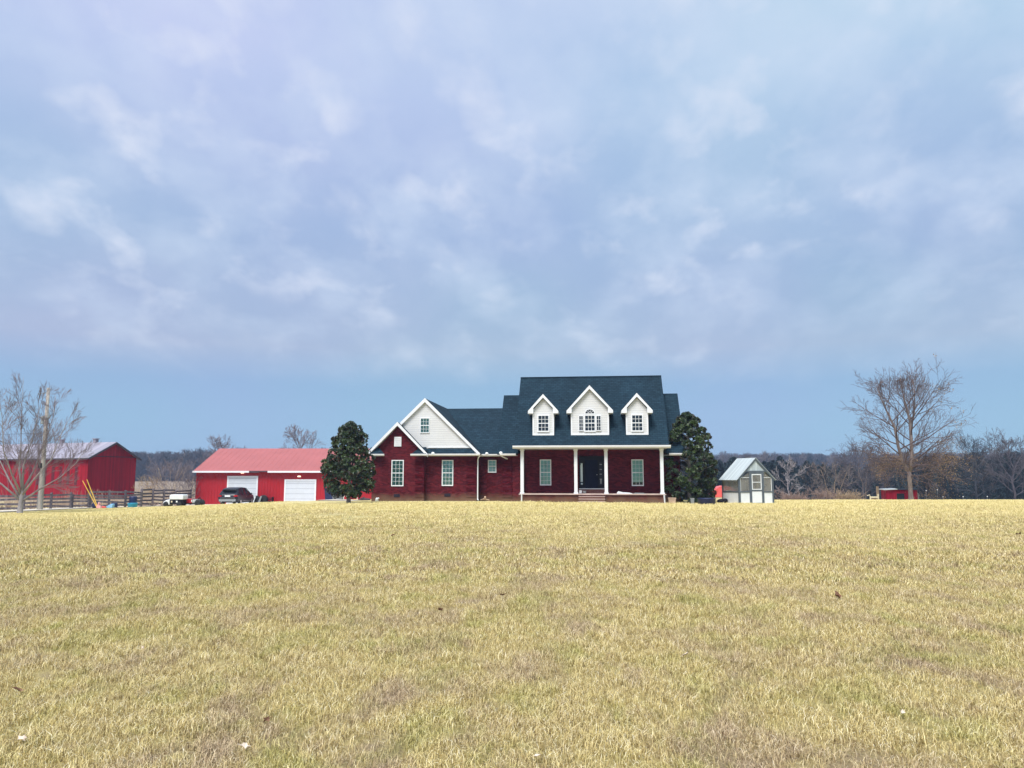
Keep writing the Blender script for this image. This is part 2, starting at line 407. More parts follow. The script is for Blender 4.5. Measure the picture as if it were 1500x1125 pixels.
so_=bpy.data.objects.new('sun',sun); col.objects.link(so_)
sd=Vector((math.sin(SUN_AZ)*math.cos(SUN_EL),math.cos(SUN_AZ)*math.cos(SUN_EL),math.sin(SUN_EL)))
so_.rotation_euler=sd.to_track_quat('Z','Y').to_euler(); so_.location=(-20,-30,60)
vs=sc.view_settings; vs.view_transform='Standard'; vs.look='None'; vs.exposure=.85; vs.gamma=1.

# ------------------------------------------------------------------ ground
def axis(a):
    out=[]
    for lo,hi,st in a:
        x=lo
        while x<hi-1e-6: out.append(x); x+=st
    out.append(a[-1][1]); return out
xs=axis([(-2500,-600,250),(-600,-200,50),(-200,-60,10),(-60,60,2),(60,200,10),(200,600,50),(600,2500,250)])
ys=axis([(-2500,-200,300),(-200,-20,30),(-20,0,5),(0,100,1.5),(100,240,7),(240,600,24),(600,2600,250)])
g=MB(); g.v=[(x,y,h(x,y)) for y in ys for x in xs]; nx=len(xs)
g.f=[(j*nx+i,j*nx+i+1,(j+1)*nx+i+1,(j+1)*nx+i) for j in range(len(ys)-1) for i in range(nx-1)]
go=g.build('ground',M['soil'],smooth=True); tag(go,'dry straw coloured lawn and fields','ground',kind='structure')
def drape(name,left,right,mat,label,cat,dz=.02,n=40):
    """sheet between two polylines, laid on the terrain"""
    def samp(pl,t):
        q=t*(len(pl)-1); i=min(int(q),len(pl)-2); f=q-i
        return (lerp(pl[i][0],pl[i+1][0],f),lerp(pl[i][1],pl[i+1][1],f))
    m=MB(); K=6
    for i in range(n+1):
        a=samp(left,i/n); b=samp(right,i/n)
        for k in range(K+1):
            x=lerp(a[0],b[0],k/K); y=lerp(a[1],b[1],k/K); m.v.append((x,y,h(x,y)+dz))
    for i in range(n):
        for k in range(K): p=i*(K+1)+k; m.f.append((p,p+1,p+K+2,p+K+1))
    o=m.build(name,mat,smooth=True); tag(o,label,cat,kind='structure'); return o
drape('driveway',[(-47,24),(-41,40),(-37.4,53),(-34.6,61),(-32.6,69),(-31.5,73.5)],[(-45,23),(-39,39),(-35.2,52.5),(-32.2,60.3),(-29.9,68.2),(-28.5,73.5)],M['concrete'],'pale concrete drive along the left edge of the lawn','driveway',.05)
drape('gravel_yard',[(-37,73),(-37,84)],[(-12,71),(-12,84)],M['gravel'],'gravel yard in front of the red garage','yard',.035)
drape('path',[(-15.5,60.5),(-11,53.8)],[(-15,62),(-10.6,55)],M['concrete'],'short concrete path beside the house','path',.04,10)
drape('yard_track',[(-17.5,70.6),(-15.2,61)],[(-14.6,72),(-14.2,61.5)],M['gravel'],'gravel track from the yard towards the house','track',.03,10)

# instancing of unlinked sources on a point cloud (grass, far woods only)
def scatter(name,pts,sources,parent=None):
    """pts: (x,y,z,rx,ry,rz,scale,variant)"""
    me=bpy.data.meshes.new(name); me.from_pydata([p[:3] for p in pts],[],[])
    a=me.attributes.new('rot','FLOAT_VECTOR','POINT'); a.data.foreach_set('vector',[c for p in pts for c in p[3:6]])
    a=me.attributes.new('scl','FLOAT','POINT'); a.data.foreach_set('value',[p[6] for p in pts])
    a=me.attributes.new('var','INT','POINT'); a.data.foreach_set('value',[p[7] for p in pts])
    o=bpy.data.objects.new(name,me); col.objects.link(o)
    ng=bpy.data.node_groups.new(name,'GeometryNodeTree')
    ng.interface.new_socket('Geometry',in_out='INPUT',socket_type='NodeSocketGeometry'); ng.interface.new_socket('Geometry',in_out='OUTPUT',socket_type='NodeSocketGeometry')
    gi=ng.nodes.new('NodeGroupInput'); gout=ng.nodes.new('NodeGroupOutput'); jn=ng.nodes.new('GeometryNodeJoinGeometry')
    def attr(n,t):
        q=ng.nodes.new('GeometryNodeInputNamedAttribute'); q.data_type=t; q.inputs[0].default_value=n; return q.outputs[0]
    rot=attr('rot','FLOAT_VECTOR'); scl=attr('scl','FLOAT'); var=attr('var','INT')
    e2r=ng.nodes.new('FunctionNodeEulerToRotation'); ng.links.new(rot,e2r.inputs[0])
    for i,src in enumerate(sources):
        oi=ng.nodes.new('GeometryNodeObjectInfo'); oi.inputs[0].default_value=src; oi.inputs['As Instance'].default_value=True
        cp=ng.nodes.new('FunctionNodeCompare'); cp.data_type='INT'; cp.operation='EQUAL'
        ii=[s for s in cp.inputs if s.type=='INT' and s.enabled] or [cp.inputs[2],cp.inputs[3]]
        ng.links.new(var,ii[0]); ii[1].default_value=i
        ip=ng.nodes.new('GeometryNodeInstanceOnPoints'); ng.links.new(gi.outputs[0],ip.inputs['Points']); ng.links.new(cp.outputs[0],ip.inputs['Selection'])
        ng.links.new(oi.outputs['Geometry'],ip.inputs['Instance']); ng.links.new(e2r.outputs[0],ip.inputs['Rotation']); ng.links.new(scl,ip.inputs['Scale'])
        ng.links.new(ip.outputs[0],jn.inputs[0])
    ng.links.new(jn.outputs[0],gout.inputs[0])
    md=o.modifiers.new('scatter','NODES'); md.node_group=ng
    return o
def source(mb,name,mat):
    me=bpy.data.meshes.new(name); me.from_pydata(mb.v,[],mb.f); me.update()
    if mb.rnd: me.attributes.new('rnd','FLOAT','POINT').data.foreach_set('value',mb.rnd)
    me.materials.append(mat[0] if isinstance(mat,list) else mat)
    if isinstance(mat,list):
        for q in mat[1:]: me.materials.append(q)
        me.polygons.foreach_set('material_index',mb.mi)
    return bpy.data.objects.new(name,me)

def clump(nb,rad,lmin,lmax,wd,seed,lie=.75):
    r=random.Random(seed); m=MB(); m.rnd=[]
    for _ in range(nb):
        a=r.uniform(0,6.283); q=rad*math.sqrt(r.random()); x,y=q*math.cos(a),q*math.sin(a)
        L=r.uniform(lmin,lmax); d=r.uniform(0,6.283); lean=r.uniform(.5,1.5) if r.random()<lie else r.uniform(.1,.8)
        dx,dy=math.cos(d),math.sin(d); px,py=-dy*wd/2,dx*wd/2
        e1=math.cos(lean*.6)*L*.5; o1=math.sin(lean*.6)*L*.5
        e2=e1+math.cos(lean*1.3)*L*.5; o2=o1+math.sin(lean*1.3)*L*.5
        tw=r.uniform(-.55,.55)*L
        i=len(m.v); z0=-.012
        m.v+=[(x-px,y-py,z0),(x+px,y+py,z0),(x+dx*o1-px*.8,y+dy*o1-py*.8,e1),(x+dx*o1+px*.8,y+dy*o1+py*.8,e1),(x+dx*o2-dy*tw,y+dy*o2+dx*tw,max(e2,.004))]
        m.f+=[(i,i+1,i+3,i+2),(i+2,i+3,i+4)]
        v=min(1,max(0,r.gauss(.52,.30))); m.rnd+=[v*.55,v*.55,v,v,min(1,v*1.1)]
    return m
def build_grass():
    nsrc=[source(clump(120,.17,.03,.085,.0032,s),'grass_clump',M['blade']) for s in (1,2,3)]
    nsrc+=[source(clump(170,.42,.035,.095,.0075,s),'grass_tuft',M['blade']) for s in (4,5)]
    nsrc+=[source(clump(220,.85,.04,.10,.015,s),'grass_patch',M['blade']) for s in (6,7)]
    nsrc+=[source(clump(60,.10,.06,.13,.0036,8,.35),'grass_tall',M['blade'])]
    r=random.Random(3); pts=[]
    def zone(y0,y1,dens,vs_,s0,s1,xm):
        n=int(dens*(y1-y0)*2*(xm(y1)+xm(y0))/2)
        while n>0:
            y=r.uniform(y0,y1); X=xm(y1); x=r.uniform(-X,X)
            if abs(x)>xm(y): n-=.5; continue
            n-=1
            pts.append((x,y,h(x,y),r.uniform(-.1,.1),r.uniform(-.1,.1),r.uniform(0,6.28),r.uniform(s0,s1),r.choice(vs_)))
    xm=lambda y: .72*y+6.5
    zone(.8,7,72,[0,1,2],.8,1.15,xm); zone(7,13,46,[0,1,2],.9,1.35,xm)
    zone(3.2,16,2.2,[7],.7,1.2,xm)
    zone(12,26,9,[3,4],.85,1.25,xm)
    zone(24,49.3,3.0,[5,6],.8,1.2,xm)
    # beside and beyond the house, kept off the paving
    for _ in range(4700):
        y=r.uniform(48,66); x=r.uniform(-.7*y-1,.75*y+6)
        if -14<x<13 and y>48.6: continue
        edge=pw(y,[(48,-34.5),(52.5,-34.3),(60.3,-31.2),(66,-29.6)])
        if x<edge+.9: continue
        if -18<x<-10 and y>53: continue
        if 13.6<x<17.8 and 49.6<y<53.4: continue
        pts.append((x,y,h(x,y),0,0,r.uniform(0,6.28),r.uniform(.8,1.2),r.choice([5,6])))
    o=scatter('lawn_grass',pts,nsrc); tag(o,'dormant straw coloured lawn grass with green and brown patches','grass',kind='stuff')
build_grass()

# ------------------------------------------------------------------ trees
def polyline(r,p,d,L,segs,wob,up):
    pts=[p.copy()]; d=d.normalized()
    for i in range(segs):
        d=(d+Vector((r.uniform(-wob,wob),r.uniform(-wob,wob),r.uniform(-wob,wob)))+Vector((0,0,up))).normalized()
        pts.append(pts[-1]+d*(L/segs))
    return pts
def sidedir(r,t,ang,az=None):
    t=t.normalized(); a=t.cross(Vector((0,0,1)) if abs(t.z)<.95 else Vector((1,0,0))).normalized(); b=t.cross(a)
    az=r.uniform(0,6.283) if az is None else az
    return (t*math.cos(ang)+(a*math.cos(az)+b*math.sin(az))*math.sin(ang)).normalized()
def grow(m,r,p,d,L,rad,lvl,kids,ang,up,wob=.16,rmin=.006,ends=None,taper=.35,ratio=(.38,.68)):
    segs=[5,4,3,2,2][min(4,len(kids)-lvl if len(kids)>=lvl else 4)] if False else max(2,5-lvl)
    pts=polyline(r,p,d,L,segs,wob,up)
    rr=[max(rmin*.7,lerp(rad,max(rad*taper,rmin),i/segs)) for i in range(segs+1)]
    m.tube(pts,rr,5 if rad>.03 else 3,cap=False)
    if lvl>=len(kids):
        if ends is not None: ends.append(pts[-1])
        return
    k=kids[lvl]
    for i in range(k):
        t=lerp(.22,.97,(i+r.random()*.8)/k); q=t*segs; j=min(int(q),segs-1); f=q-j
        pp=pts[j].lerp(pts[j+1],f); td=pts[j+1]-pts[j]
        a=ang*r.uniform(.7,1.25)
        grow(m,r,pp,sidedir(r,td,a),L*r.uniform(*ratio)*(1.12-.45*t),max(rmin,lerp(rad,rad*taper,t)*.62),lvl+1,kids,ang,up,wob,rmin,ends,taper,ratio)
def leaf_quads(m,r,c,n,size,spread):
    for _ in range(n):
        o=c+Vector((r.gauss(0,spread),r.gauss(0,spread),r.gauss(0,spread)))
        d=Vector((r.gauss(0,1),r.gauss(0,1),r.gauss(0,1))).normalized(); s=sidedir(r,d,math.pi/2)
        L=size*r.uniform(.6,1.3); i=len(m.v)
        m.v+=[tuple(o),tuple(o+d*L*.5+s*L*.3),tuple(o+d*L),tuple(o+d*L*.5-s*L*.3)]; m.f.append((i,i+1,i+2,i+3)); v=r.random(); m.rnd+=[v]*4

def right_tree():
    r=random.Random(21); X,Y=32.9,64.5; Z=h(X,Y)
    root=empty('bare_tree',(X,Y,Z-.05),label='tall bare tree with two leaders and brown leaved low boughs beside the red shelter',cat='tree')
    tr_=MB(); 
    tr_.tube([(0,0,-.2),(0,0,.05),(.0,0,.6),(-.02,0,1.6),(-.03,0,2.6)],[.34,.25,.19,.17,.16],10)
    A=[Vector(p) for p in ((-.03,0,2.5),(-.45,.1,3.3),(-.75,.1,4.6),(-1.0,.0,6.2),(-1.6,.0,7.6),(-2.1,0,8.9),(-2.3,.1,9.7))]
    B=[Vector(p) for p in ((.0,0,2.5),(.22,-.1,3.6),(.26,-.1,5.2),(.30,0,6.8),(.05,.1,8.2),(-.2,.1,9.6),(-.25,.1,10.7))]
    C=[Vector(p) for p in ((.28,-.05,6.4),(.75,.1,7.3),(.9,.2,8.8),(.85,.1,10.2))]
    tr_.tube(A,[.15,.135,.12,.10,.065,.035,.015],7); tr_.tube(B,[.16,.15,.13,.11,.07,.035,.015],7); tr_.tube(C,[.09,.06,.035,.015],6)
    tr_.build('trunk',M['bark'],root,smooth=True)
    m=MB(); ends=[]
    def env(z): return pw(z,[(2.4,3.4),(3.5,5.2),(5.0,4.7),(6.5,3.5),(8,2.4),(9.5,1.6),(11,.8)])
    for ln,n,side in ((A,17,-1),(B,19,1),(C,7,1)):
        for i in range(n):
            t=.05+.86*i/n; q=t*(len(ln)-1); j=int(q); p=ln[j].lerp(ln[min(j+1,len(ln)-1)],q-j)
            az=i*2.4+r.uniform(-.4,.4)
            el=R(lerp(14,64,sstep(2.5,9.0,p.z))+r.uniform(-9,9))
            d=Vector((math.cos(az)*math.cos(el),math.sin(az)*math.cos(el),math.sin(el)))
            L=env(p.z)-abs(p.x)*(.5 if d.x*p.x>0 else -.15)
            L=max(.9,L*r.uniform(.75,1.0)/max(.55,math.cos(el))*.86)
            if p.z+L*math.sin(el)>10.1: L=max(.5,(10.1-p.z)/math.sin(el))
            grow(m,r,p,d,L,lerp(.065,.018,sstep(3,11,p.z)),0,[6,5,3] if p.z<7.5 else [6,4,2],R(36),.045,.09,.0085,ends,.25,(.40,.68))
    m.build('crown',M['barkdark'],root)
    # retained brown leaves on the lowest boughs
    lm=MB(); lm.rnd=[]; bm=MB(); e2=[]
    for i in range(15):
        az=i*2.4; p=Vector((.0,0,2.0+.10*i)); el=R(r.uniform(-6,14))
        d=Vector((math.cos(az)*math.cos(el),math.sin(az)*math.cos(el),math.sin(el)))
        L=r.uniform(2.4,3.6)*(1.15 if d.x>0 else .9)
        grow(bm,r,p,d,L,.045,0,[7,5,2],R(42),-.01,.16,.008,e2,.25)
    bm.build('bough',M['barkdark'],root)
    for e in e2:
        if r.random()<(.9 if e.x>-1 else .6): leaf_quads(lm,r,e,r.choice([6,9,13]),.066,.20)
    for e in ends:
        if e.x>1.5 and r.random()<.05: leaf_quads(lm,r,e,4,.12,.07)
    lm.build('leaves',M['brownleaf'],root)
right_tree()

def left_tree():
    r=random.Random(5); X,Y=-32.65,52.; Z=h(X,Y)
    root=empty('bare_tree',(X,Y,Z-.05),label='pale bare spreading tree in front of the utility pole and the red barn',cat='tree')
    t_=MB(); t_.tube([(0,0,-.2),(0,0,.05),(.02,0,.5),(.05,0,1.2),(.03,0,1.7)],[.31,.21,.16,.13,.06],9)
    m=MB(); ends=[]
    L_=[((.03,0,1.6),(-.25,.0,3.0),(-.32,.1,4.6),(-.45,.1,6.6),(-.5,.1,9.2)),((.05,0,1.5),(-.05,.1,3.2),(.35,.2,5.0),(.65,.2,6.9),(1.0,.3,8.6)),
        ((.03,0,1.2),(.9,-.2,2.3),(2.0,-.3,3.6),(2.6,-.3,5.4),(3.6,-.4,7.4)),((.0,0,1.0),(-.9,.1,2.2),(-1.8,.1,3.8),(-2.3,.3,5.6),(-2.7,.4,7.8)),
        ((.0,0,1.4),(.2,.8,2.8),(.2,1.7,4.6),(.4,2.3,6.6),(.3,2.6,8.2)),((.0,0,1.3),(-.2,-.8,2.6),(-.3,-1.7,4.2),(-.2,-2.2,6.2),(-.4,-2.5,7.8)),
        ((.03,0,.8),(1.1,.3,1.7),(2.2,.5,2.4),(3.1,.6,3.3),(3.9,.7,4.6)),((0,0,.9),(-1.2,-.3,2.0),(-2.4,-.5,2.8),(-3.4,-.6,4.2),(-4.2,-.6,5.4))]
    for k,l in enumerate(L_):
        pts=[Vector(p) for p in l]
        t_.tube(pts,[.088,.052,.034,.019,.008],6)
        n=13
        for i in range(n):
            t=.16+.77*i/n; q=t*4; j=int(q); p=pts[j].lerp(pts[min(j+1,4)],q-j); td=pts[min(j+1,4)]-pts[j]
            grow(m,r,p,sidedir(r,td,R(r.uniform(28,48))),lerp(2.3,.9,t)*r.uniform(.7,1.1),lerp(.022,.010,t),0,[5,4,1],R(25),.035,.04,.007,ends,.3,(.50,.85))
    t_.build('trunk',M['barkpale'],root,smooth=True); m.build('crown',M['barkgrey'],root)
left_tree()

def bare(name,x,y,H,W,label,mat,seed,kids=(7,5,3),n=16,stems=1,rm=.015,twig=None,cat='tree',tall=.15):
    r=random.Random(seed); Z=h(x,y); root=empty(name,(x,y,Z-.1),label=label,cat=cat)
    t_=MB(); m=MB()
    for s in range(stems):
        az=s*2.4+r.random(); lean=0 if stems==1 else W*.32*r.uniform(.5,1.1)
        top=Vector((math.cos(az)*lean,math.sin(az)*lean,H*r.uniform(.85,1)))
        ax=[Vector((0,0,0)).lerp(top,k/5)+Vector((r.uniform(-.03,.03)*H,r.uniform(-.03,.03)*H,0))*(k>0) for k in range(6)]
        rb=H*.018/(stems**.5)
        t_.tube(ax,[max(rm,rb*(1-.17*k)) for k in range(6)],6)
        for i in range(n):
            t=tall+(.97-tall)*i/n; q=t*5; j=min(int(q),4); p=ax[j].lerp(ax[j+1],q-j)
            el=R(lerp(20,62,t)+r.uniform(-8,8)); a2=i*2.4+s
            L=W*.5*math.sin(math.pi*min(1,(t+.28)/1.28))**.7/max(.5,math.cos(el))*r.uniform(.7,1)
            L=min(L,max(.3,(H*1.02-p.z)/math.sin(el)))
            grow(m,r,p,Vector((math.cos(a2)*math.cos(el),math.sin(a2)*math.cos(el),math.sin(el))),L,max(rm,rb*.45*(1-t*.6)),0,list(kids),R(36),.05,.15,rm*.6,None,.3)
    t_.build('trunk',mat,root,smooth=True); m.build('crown',twig or mat,root)
    return root
def at(u,Y): return (u-750)/1134*Y
bare('bare_tree',at(322,125),125,9.2,6,'small bare tree whose tips rise behind the left end of the red garage roof',M['barkgrey'],31,rm=.028)
bare('bare_tree',at(437,130),130,11,8,'bare tree whose top shows over the middle of the red garage roof ridge',M['barkgrey'],32,rm=.03)
bare('bare_shrub',at(252,78),78,3.9,5.2,'many stemmed bare shrub behind the fence between barn and garage',M['barktan'],33,stems=7,n=7,kids=(4,3,2),rm=.011,twig=M['barkgrey'],cat='shrub')
bare('bare_shrub',at(283,80),80,2.9,2.4,'small bare shrub behind the fence next to the garage corner',M['barktan'],34,stems=4,n=8,kids=(5,3,2),rm=.014,twig=M['barkgrey'],cat='shrub')
bare('bare_shrub',at(222,82),82,2.6,2.6,'bare shrub behind the fence just right of the barn',M['barktan'],35,stems=4,n=6,kids=(5,3,2),rm=.014,cat='shrub')
bare('bare_tree',at(1152,128),128,6.8,5,'white branched small tree against the dark cedars right of the greenhouse',M['barkpale'],36,rm=.03,kids=(5,4,2),n=12)
bare('bare_tree',at(1216,105),105,5.2,6,'tan stemmed bare tree over the brown brush in the middle of the right field edge',M['barktan'],37,rm=.018,stems=3,n=8,kids=(5,3,2),twig=M['woodtan'])
bare('bare_tree',at(1262,120),120,8.6,7.5,'tall grey green bare tree left of the white timber frame',M['woodtan'],38,rm=.022,kids=(6,5,2),twig=M['woodgrey'],n=18,stems=2)
bare('bare_tree',at(1424,125),125,9.8,9,'dark grey bare tree at the right wood edge past the brown leaved boughs',M['woodblue'],39,rm=.022,n=18)
bare('bare_tree',at(1478,118),118,9.5,8,'grey brown bare tree nearest the right border of the photo',M['woodgrey'],40,rm=.022,n=18)
bare('brush_thicket',at(1205,100),100,1.6,4.2,'rounded olive brown brush at the field edge below the tan stemmed tree',M['seedling'],41,stems=8,n=7,kids=(5,3,2),rm=.014,cat='shrub',tall=.05)
bare('brush_thicket',at(1158,100),100,1.15,5,'low pinkish brown brush just right of the greenhouse',M['seedling'],42,stems=7,n=8,kids=(6,4,2),rm=.014,cat='shrub',tall=.05)
bare('brush_thicket',at(1238,98),98,1.3,4,'low brown brush left of the white timber frame',M['barktan'],43,stems=7,n=8,kids=(5,4,2),rm=.014,cat='shrub',tall=.05)

def magnolia(x,y,H,prof,label,seed,nw=2700):
    r=random.Random(seed); Z=h(x,y); root=empty('magnolia_tree',(x,y,Z),label=label,cat='tree')
    t_=MB(); t_.tube([(0,0,-.2),(0,0,.3),(.03,0,H*.4),(0,.02,H*.8),(0,0,H*.95)],[.17,.13,.1,.05,.02],8)
    for i in range(46):
        t=lerp(.12,.92,i/46); az=i*2.4; z=H*t; L=pw(t,prof)*.85
        t_.tube([(0,0,z*.92),(math.cos(az)*L*.5,math.sin(az)*L*.5,z+.02*H),(math.cos(az)*L,math.sin(az)*L,z+.07*H)],[.035,.022,.01],4)
    t_.build('trunk',M['barkpale'],root,smooth=True)
    m=MB(); m.rnd=[]
    lobes=[]
    for k in range(74):
        t=((k+.5)/74)**1.05
        if pw(t,prof)<.45 and t<.2: t=r.uniform(.16,.5)
        az=k*2.39996+r.uniform(-.35,.35); Rm=pw(t,prof)
        rb=r.uniform(.24,.44)*(1 if t<.85 else .75)*min(1,Rm/.6+.3)
        q=Rm-rb*r.uniform(.55,1.25)
        lobes.append((Vector((math.cos(az)*max(0,q),math.sin(az)*max(0,q),t*H)),rb,r.gauss(.36,.17)))
    for k in range(nw):
        core=k%5==0
        lc,rb,tone=lobes[(k*31)%74]
        d0=Vector((r.gauss(0,1),r.gauss(0,1),r.gauss(.25,.8))).normalized()
        c=lc+Vector((d0.x*1.15,d0.y*1.15,d0.z*.72))*rb*(r.uniform(.75,1.08) if not core else r.uniform(0,.6))
        if core: c=Vector((c.x*.6,c.y*.6,c.z))
        az=math.atan2(c.y,c.x)
        out=(d0+Vector((math.cos(az)*.5,math.sin(az)*.5,.45))).normalized()
        ax=(out+Vector((r.gauss(0,.35),r.gauss(0,.35),r.gauss(0,.3)))).normalized()
        base=tone+r.gauss(.04,.12)
        for q in range(10):
            d=sidedir(r,ax,R(r.uniform(35,78)),q*.63+r.uniform(-.2,.2)); s2=d.cross(ax).normalized()
            L=r.uniform(.12,.19); wv=L*.24; i=len(m.v); mid=c+d*L*.5+ax*.01
            m.v+=[tuple(c),tuple(mid+s2*wv),tuple(c+d*L-ax*L*.12),tuple(mid-s2*wv)]; m.f+=[(i,i+1,i+2),(i,i+2,i+3)]
            v=min(1,max(0,base+r.gauss(0,.16))); m.rnd+=[v]*4
    m.build('crown',M['magleaf'],root)
magnolia(-10.15,48.6,5.0,[(.0,.0),(.09,.0),(.11,1.1),(.17,1.55),(.24,1.65),(.30,1.42),(.40,1.68),(.55,1.50),(.68,1.16),(.80,.98),(.90,.72),(.96,.42),(1.,.05)],'dense dark magnolia tree standing between the red garage and the house gable',3)
magnolia(11.62,51.2,5.85,[(.0,1.25),(.10,1.6),(.22,1.65),(.38,1.85),(.50,1.72),(.62,1.5),(.74,1.34),(.83,.95),(.90,.78),(.96,.5),(1.,.05)],'dark green magnolia tree at the right corner of the porch',9,3900)

# far woods: masses of trees that nobody could count
def wood_sources():
    out=[]
    for s in range(5):
        r=random.Random(60+s); m=MB(); m.mi=[]
        H=1.
        pts=polyline(r,Vector((0,0,0)),Vector((0,0,1)),.92,5,.06,.1); m.tube(pts,[.013,.011,.009,.006,.004,.002],4,cap=False)
        for i in range(17):
            t=.10+.88*i/17; q=t*5; j=min(int(q),4); p=pts[j].lerp(pts[j+1],q-j); el=R(lerp(20,68,t)); a=i*2.4
            L=min(.36*math.sin(math.pi*min(1,(t+.25)/1.3))**.6,(1.02-p.z)/math.sin(el))
            grow(m,r,p,Vector((math.cos(a)*math.cos(el),math.sin(a)*math.cos(el),math.sin(el))),L,.005,0,[5,4,2],R(36),.06,.15,.0022,None,.35)
        out.append(source(m,'wood_tree',[M['woodgrey'],M['woodtan'],M['woodtan'],M['woodgrey'],M['woodblue']][s]))
    for s in range(2):
        r=random.Random(80+s); m=MB(); m.rnd=[]
        m.tube([(0,0,0),(0,0,.5),(0,0,.97)],[.02,.014,.004],4); m.rnd+=[.2]*len(m.v)
        for k in range(2200):
            t=r.random()**1.2; az=r.uniform(0,6.283); Rm=.30*(1-t)**.62*(1+.35*mnoise.noise(Vector((math.cos(az)*2,math.sin(az)*2+s*5,t*7))))*(.3 if t<.05 else 1)
            q=r.uniform(.35,1)**.5; c=Vector((math.cos(az)*Rm*q,math.sin(az)*Rm*q,.04+t*.96))
            d=Vector((math.cos(az),math.sin(az),.6+r.gauss(0,.3))).normalized(); sd_=sidedir(r,d,1.57)
            L=r.uniform(.02,.045); i=len(m.v); m.v+=[tuple(c-sd_*L*.35),tuple(c+sd_*L*.35),tuple(c+d*L)]; m.f.append((i,i+1,i+2)); v=min(1,max(0,r.gauss(.45,.25))); m.rnd+=[v]*3
        out.append(source(m,'wood_cedar',M['cedar']))
    return out
WS=wood_sources()
def belt(name,label,spots,seed):
    r=random.Random(seed); pts=[]
    for (x0,x1,y0,y1,n,hh,cedar) in spots:
        for _ in range(n):
            x=r.uniform(x0,x1); y=r.uniform(y0,y1)
            ed=r.random()<cedar
            H=hh*(1+.12*mnoise.noise(Vector((x*.035,y*.02,seed))))*r.uniform(.80,1.06)*(.93 if ed else 1)
            v=r.choice([5,6]) if ed else r.choice([0,0,4,1,3,3,4,4] if name!='near_wood' else [0,4,4,4,4,3,1])
            pts.append((x,y,h(x,y)-.2,0,0,r.uniform(0,6.28),H,v))
    o=scatter(name,pts,WS); tag(o,label,'wood',kind='stuff')
belt('far_wood','hazy purple grey bare wood beyond the left field',[(-380,-40,368,440,1500,14.2,.05)],1)
belt('hill_wood','grey brown wooded rise on the skyline to the right',[(-40,420,430,560,2000,13.5,.18)],2)
belt('near_wood','dark wood of cedars and bare trees behind the right end of the lawn',[(36,62,146,175,130,8.6,.88),(60,80,148,180,80,8.0,.7),(70,86,152,176,36,9.0,.4),(80,106,140,172,120,9.6,.82),(98,150,136,172,210,11.0,.6),(20,40,160,190,50,7.8,.6),(38,150,175,200,240,8.6,.6)],3)
# low tangle along the wood's foot
def tangle():
    r=random.Random(12); m=MB()
    for k in range(950):
        x=r.uniform(30,92); y=r.uniform(106,122) if x<80 else r.uniform(112,124)
        H=r.uniform(.3,.8); p=Vector((x,y,h(x,y)))
        for s in range(3):
            m.tube(polyline(r,p,Vector((r.gauss(0,.4),r.gauss(0,.4),1)),H,2,.3,.0),[.022,.016,.010],3,cap=False)
    o=m.build('undergrowth',M['seedling']); tag(o,'brown undergrowth along the foot of the right wood','undergrowth',kind='stuff')
tangle()
def weeds():
    r=random.Random(14); m=MB()
    for k in range(420):
        x=r.uniform(-52,-33); y=66+r.uniform(-3,22)+(-x-33)*.1; p=Vector((x,y,h(x,y)))
        H=r.uniform(.3,.9) if r.random()<.8 else r.uniform(.9,1.7)
        if not (-46<x<-36): H=min(H,.8)
        for s in range(4): m.tube(polyline(r,p+Vector((r.gauss(0,.15),r.gauss(0,.15),0)),Vector((r.gauss(0,.2),r.gauss(0,.2),1)),H,2,.15,.0),[.014,.011,.007],3,cap=False)
    for k in range(700):
        t=r.random(); x=lerp(-44,-29.5,t); y=pw(x,[(-44,53.5),(-37,56.5),(-33.5,61.6),(-31,68)])+r.uniform(.1,1.6); p=Vector((x,y,h(x,y))); H=r.uniform(.15,.5)
        for s in range(3): m.tube(polyline(r,p,Vector((r.gauss(0,.4),r.gauss(0,.4),1)),H,2,.25,.0),[.012,.01,.006],3,cap=False)
    o=m.build('dry_weeds',M['seedling']); tag(o,'dry brown weeds standing along the fence and the barn wall','weeds',kind='stuff')
weeds()

# ------------------------------------------------------------------ the house
YAW=R(-6); HO=(.658,50.3,0.)
house=empty('brick_house',HO,YAW,label='brick house with blue shingle roof, three white dormers and a columned porch',cat='house')
# brick walls
b=MB()
b.prism_y([(-10.35,-.4),(-6.75,-.4),(-6.75,3.2),(-8.55,5.05),(-10.35,3.2)],1.4,4.2)     # small gable
b.build('wall',M['brick'],house)
b=MB(); b.box(-10.34,-3.25,1.9,13.5,-.4,3.15); b.build('wall',M['brick'],house)
b=MB(); b.box(-3.25,-1.45,2.9,13.4,-.4,3.15); b.build('wall',M['brick'],house)
b=MB(); b.box(-1.45,-.05,1.6,8.2,-.4,3.15); b.box(-.05,9.1,1.95,8.2,-.4,3.40)
b.box(9.1,10.2,1.6,8.2,-.4,3.15); b.build('wall',M['brick'],house)
# quoins: alternating projecting bands at the corners
for (x0,x1,yy) in ((-7.35,-6.735,1.4),(-3.95,-3.235,1.9),(-1.465,-.80,1.6)):
    q=MB(); z=.25
    q.box(x1-.10,x1,yy-.006,yy+.1,.25,2.95)
    while z<2.8: q.box(x0,x1,yy-.045,yy+.1,z,z+.22); z+=.44
    q.build('quoin',M['quoin'],house)
